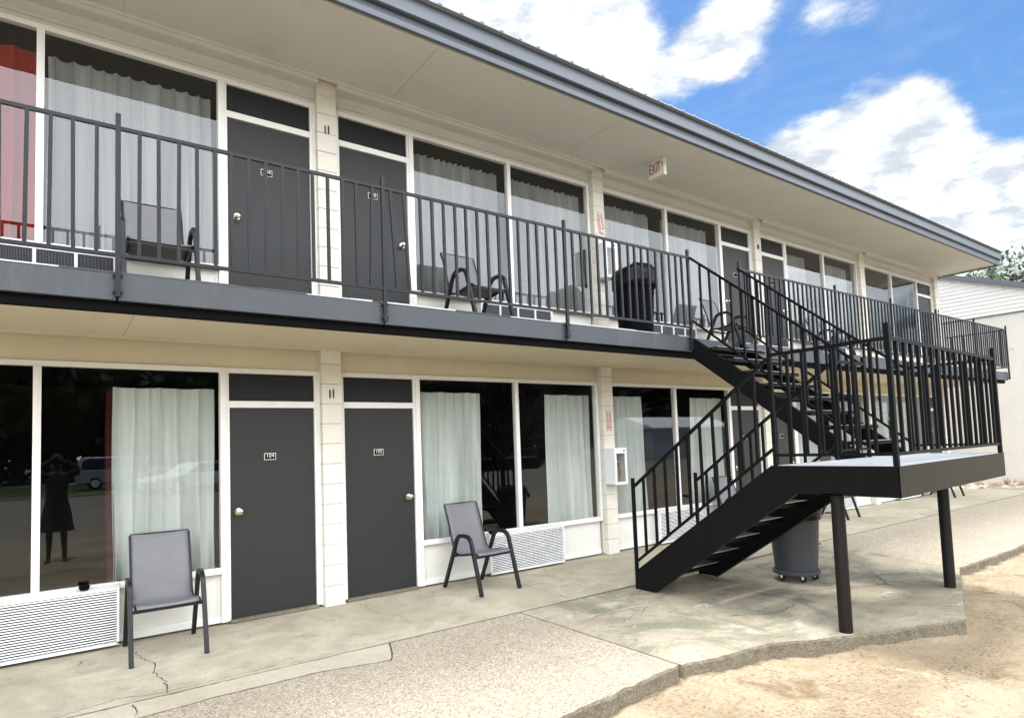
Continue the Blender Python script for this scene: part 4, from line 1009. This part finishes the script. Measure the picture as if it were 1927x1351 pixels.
# ------------------------------------------------------------------ trees
def tree(loc, h, r, leafmat, label, n=5200, seed=0, leaf=.11, zc=.66, group=None, name='tree'):
    rnd = random.Random(seed); t = thing(name, label, 'tree', loc, 0, group)
    m = MB(); m.sweep([(0, 0, 0), (.05*r, 0, h*.25), (-.02*r, .04*r, h*.55), (.03*r, 0, h*.86)], .11*r, .11*r, BARK, n=8)
    tips = []
    for k in range(11):
        a = k*2.4+rnd.random(); z0 = h*(.28+.05*k); e = Vector((math.cos(a)*r*rnd.uniform(.5, .9), math.sin(a)*r*rnd.uniform(.5, .9), z0+h*rnd.uniform(.12, .25)))
        m.sweep([(0, 0, z0), tuple(Vector((0, 0, z0)).lerp(e, .5)+Vector((0, 0, .04*h))), tuple(e)], .035*r, .035*r, BARK, n=6); tips.append(e)
    m.build('trunk', t, smooth=True)
    cl = []
    for e in tips: cl.append((e, r*rnd.uniform(.28, .42)))
    for k in range(16):
        a = rnd.uniform(0, 6.28); q = rnd.uniform(0, .8)*r; cl.append((Vector((math.cos(a)*q, math.sin(a)*q, h*zc+rnd.uniform(-.28, .34)*h*(1-.5*q/r))), r*rnd.uniform(.2, .38)))
    m = MB()
    for i in range(n):
        c, cr = rnd.choice(cl); d = Vector((rnd.gauss(0, 1), rnd.gauss(0, 1), rnd.gauss(0, .8))).normalized()*cr*rnd.uniform(.35, 1.08)**.6
        p = c+d; s = leaf*rnd.uniform(.6, 1.4); ax = Vector((rnd.gauss(0, 1), rnd.gauss(0, 1), rnd.gauss(0, 1))).normalized(); b_ = ax.orthogonal().normalized()
        m.add([p-ax*s, p+b_*s*.5, p+ax*s, p-b_*s*.5], [(0, 1, 2, 3)], leafmat)
    m.build('crown', t); return t
tree((31.0, 3.0, -.15), 8.15, 3.5, LEAF, 'light green leafy tree rising behind the annex roof', n=9000, seed=4, leaf=.13)
tree((35.0, 7.6, -.15), 8.6, 3.0, LEAF, 'smaller tree showing between the eaves and the annex roof', n=5000, seed=9, leaf=.13)
# trees beyond the street, seen mirrored in the windows
tp = tree((-30, -58, -.15), 11, 6.5, LEAFD, 'dark tree across the street mirrored in the windows', n=5200, seed=21, leaf=.50, zc=.46, group='trees across the street')
rnd = random.Random(5)
for i in range(46):
    o = dup(tp, (-26+(i//2)*6.6+rnd.uniform(-1.5, 1.5)+3.3*(i%2), -57+rnd.uniform(-3, 3)-9*(i%2), -.15), rnd.uniform(0, 6), None); s = rnd.uniform(.8, 1.25); o.scale = (s, s, s*rnd.uniform(.85, 1.15))
m = MB()
for i in range(16000):
    x = rnd.uniform(-60, 150); y = -55+rnd.gauss(0, 2.5); z = -.1+abs(rnd.gauss(0, 2.6)); s = rnd.uniform(.25, .5); ax = Vector((rnd.gauss(0, 1), rnd.gauss(0, 1), rnd.gauss(0, 1))).normalized(); b_ = ax.orthogonal().normalized(); p = Vector((x, y, z))
    m.add([p-ax*s, p+b_*s*.6, p+ax*s, p-b_*s*.6], [(0, 1, 2, 3)], LEAFD)
o = m.build('undergrowth'); o['kind'] = 'stuff'; o['label'] = 'dark undergrowth below the trees across the street'
m = MB(); m.box(-80, 140, -46, -30, -.30, -.10, GRASS); struct(m.build('grass_verge'))
m = MB(); m.box(-80, 140, -29.9, -29.6, -.30, -.03, STRIP); m.box(-80, 140, -52, -46.2, -.3, -.12, WALK); struct(m.build('street'))

# vehicles and shed, reflected in the glass
def car(label, loc, rz_, paintm, L_, W_, prof, roof, group, name):
    t = thing(name, label, 'car', loc, rz_, group)
    m = MB(); hw = W_/2
    def loft(profile, w0, w1, mat):
        n = len(profile); vs = []; zmin = min(p[1] for p in profile); zmax = max(p[1] for p in profile)
        for s_ in (-1, 1):
            for (x, z) in profile: k = (z-zmin)/(zmax-zmin); vs.append((x, s_*(w0+(w1-w0)*k), z))
        m.add(vs, [tuple(range(n)), tuple(range(2*n-1, n-1, -1))]+[(i, (i+1) % n, n+(i+1) % n, n+i) for i in range(n)], mat)
    loft(prof, hw, hw*.96, paintm); m.build('body', t, bevel=.05)
    m2 = MB(); m = m2; loft(roof, hw*.93, hw*.74, paintm); cab = m2.build('cabin', t, bevel=.04)
    g_ = MB(); cx = sum(p[0] for p in roof)/len(roof); zs = [p[1] for p in roof]; z0, z1 = min(zs), max(zs)
    inset = [((x-cx)*.88+cx, z0+.05+(z-z0)*.80) for x, z in roof]
    m = g_
    for s_ in (-1, 1):
        vs = []
        for x, z in inset: k = (z-z0)/(z1-z0); vs.append((x, s_*(hw*(.93-.19*k)+.012), z))
        g_.add(vs, [tuple(range(len(vs)))], CARG)
    g_.build('side_window', t)
    for sx in (-.31, .30):
        for sy in (-1, 1):
            w_ = MB(); w_.lathe([(.16, -.12), (.33, -.11), (.35, 0), (.33, .11), (.16, .12)], (0, 0, 0), RUBBER, 24, 'Y'); o = w_.build('wheel', t, smooth=True, loc=(sx*L_, sy*(hw-.12), .35))
            q = MB(); q.lathe([(.02, -.13), (.20, -.125), (.21, .125), (.02, .13)], (0, 0, 0), STEEL, 16, 'Y'); q.build('rim', o, smooth=True)
    for sy in (-1, 1):
        MB().box(L_/2-.12, L_/2-.01, sy*hw*.8-.15, sy*hw*.8+.12, .62, .76, SIGNW).build('headlight', t, bevel=.02)
        MB().box(-L_/2+.01, -L_/2+.10, sy*hw*.8-.10, sy*hw*.8+.12, .70, .95, RED).build('tail_light', t, bevel=.02)
    return t
car('silver sport utility vehicle parked across the street, mirrored in the glass', (.9, -36, -.10), R(0), CARS, 4.9, 1.95,
    [(-2.4, .35), (2.4, .35), (2.45, .75), (2.3, 1.02), (1.1, 1.10), (-2.4, 1.12), (-2.45, .7)], [(-2.35, 1.08), (1.35, 1.06), (.55, 1.72), (.1, 1.80), (-2.0, 1.82), (-2.3, 1.6)], 'parked cars across the street', 'parked_car')
car('white sedan parked across the street, mirrored in the glass beside door 104', (3.0, -27, -.14), R(155), CARW, 4.5, 1.8,
    [(-2.2, .3), (2.2, .3), (2.25, .62), (1.9, .82), (.9, .92), (-1.6, .95), (-2.2, .92), (-2.25, .5)], [(-1.8, .92), (1.0, .90), (.3, 1.38), (-.2, 1.43), (-.9, 1.42), (-1.4, 1.2)], 'parked cars across the street', 'parked_car')
t = thing('metal_shed', 'pale metal shed across the lot, mirrored in the ground floor glass', 'shed', (43.5, -32, -.15))
m = MB(); m.box(-5.5, 5.5, -3, 3, 0, 2.6, SHEDW); x = -5.4
while x < 5.4: m.box(x, x+.03, 2.999, 3.012, .05, 2.55, SHEDW); x += .3
m.build('wall', t); m = MB(); m.prism([(-3.3, 2.55), (3.3, 2.55), (3.3, 2.68), (0, 3.7), (-3.3, 2.68)], 'X', -5.8, 5.8, STEEL); m.build('roof', t)
m = MB(); m.box(-1.5, 1.5, 3.015, 3.05, 0, 2.2, WALLL); m.build('door', t)

# ------------------------------------------------------------------ photographer, seen mirrored in the glass
def skin_mesh(name, pts, edges, parent, mat, sub=2):
    me = bpy.data.meshes.new(name); me.from_pydata([p[:3] for p in pts], edges, []); me.materials.append(mat)
    o = bpy.data.objects.new(name, me); col.objects.link(o)
    if parent is not None: o.parent = parent
    sk = o.modifiers.new('skin', 'SKIN'); sk.use_smooth_shade = True
    if not me.skin_vertices: me.skin_vertices.new(name='')
    for i, p in enumerate(pts):
        r_s = p[3] if isinstance(p[3], tuple) else (p[3], p[3]); me.skin_vertices[0].data[i].radius = r_s
    me.skin_vertices[0].data[0].use_root = True
    ss = o.modifiers.new('sub', 'SUBSURF'); ss.levels = sub; ss.render_levels = sub
    return o
G0 = GND-.0
PH = thing('photographer', 'person in a dark knee-length outfit holding up a phone, mirrored in the glass', 'person', (-2.33, -6.86, G0))
# local coords: faces +Y (the motel), camera lens is at z 1.573-G0, y +.36
ZC = 1.573-G0
pts = [(0, 0, .92, (.125, .10)), (0, 0, 1.10, (.115, .085)), (0, .01, 1.30, (.145, .095)), (0, 0, 1.46, (.11, .07)), (0, .01, 1.53, .05), (0, .02, 1.62, (.068, .080)), (0, .015, 1.72, (.074, .088)), (0, 0, 1.79, .05)]
ed = [(i, i+1) for i in range(7)]
def addp(p, par): pts.append(p); ed.append((par, len(pts)-1)); return len(pts)-1
for s in (-1, 1):
    a = addp((s*.165, 0, 1.455, .055), 3); a = addp((s*.26, .09, 1.50, .044), a); a = addp((s*.30, .17, 1.58, .038), a); a = addp((s*.20, .27, 1.66, .030), a); w = addp((s*.105, .325, 1.715, (.026, .020)), a)
    a = addp((s*.08, .338, 1.725, (.032, .016)), w)
    for k in range(4):
        dz = .022-.016*k; b1 = addp((s*.052, .350, 1.742+dz, .0085), a); b2 = addp((s*.028, .332-.0*k, 1.742+dz, .008), b1); addp((s*.022, .318, 1.738+dz, .007), b2)
    b1 = addp((s*.075, .318, 1.70, .011), w); addp((s*.05, .312, 1.695, .009), b1)
    l = addp((s*.09, 0, .86, .085), 0); l = addp((s*.10, .01, .48, .055), l); l = addp((s*.11, -.01, .12, .036), l); l = addp((s*.115, -.02, .05, .038), l); l = addp((s*.125, .10, .03, (.042, .025)), l); addp((s*.13, .16, .022, (.036, .018)), l)
skin_mesh('body', pts, ed, PH, SKIN)
m = MB(); n = 28; rings = []
for z, rx, ry in ((1.50, .09, .075), (1.47, .175, .10), (1.38, .175, .115), (1.2, .155, .115), (1.05, .16, .12), (.88, .19, .15), (.66, .225, .18), (.52, .25, .20)):
    rings.append((z, rx, ry))
vs = []; fs = []
for j, (z, rx, ry) in enumerate(rings):
    for k in range(n): a = 2*math.pi*k/n; w = 1+(.05*math.sin(a*6+j*.4) if z < 1 else 0); vs.append((rx*w*math.cos(a), ry*w*math.sin(a), z))
for j in range(len(rings)-1):
    for k in range(n): fs.append((j*n+k, j*n+(k+1) % n, (j+1)*n+(k+1) % n, (j+1)*n+k))
m.add(vs, fs, CLOTH); m.build('dress', PH, smooth=True)
m = MB()
for s in (-1, 1): m.sweep([(s*.14, 0, 1.45), (s*.26, .09, 1.50), (s*.285, .13, 1.54)], .125, .11, CLOTH, n=12, ref=(0, 0, 1))
m.build('sleeve', PH, smooth=True)
m = MB(); vs = []; fs = []
for j in range(11):
    ph = -.15+j/10*(math.pi/2+.15); z = 1.715+.125*math.sin(ph); rr = .098*math.cos(ph) if j < 10 else .001
    for k in range(24):
        a = 2*math.pi*k/24; fr_ = 1 if math.sin(a) < .3 else .80+.2*math.sin(ph); vs.append((rr*math.cos(a)*.92, rr*math.sin(a)*1.08*fr_-.005, z))
for j in range(10):
    for k in range(24): fs.append((j*24+k, j*24+(k+1) % 24, (j+1)*24+(k+1) % 24, (j+1)*24+k))
m.add(vs, fs, HAIRM); m.sweep([(0, -.085, 1.74), (0, -.11, 1.62), (0, -.10, 1.45), (0, -.10, 1.34)], .16, .06, HAIRM, n=12); m.build('hair', PH, smooth=True)
m = MB()
for s in (-1, 1): m.box(s*.125-.045, s*.125+.045, -.06, .20, 0, .035, CLOTH)
m.build('shoe', PH, bevel=.012)
PHN = thing('phone', 'dark phone held up by the photographer', 'phone', (-2.33, -6.86, G0))
MB().box(-.078, .078, .344, .352, ZC-.052, ZC+.026, BLACKPL).build('phone_body', PHN, bevel=.004)
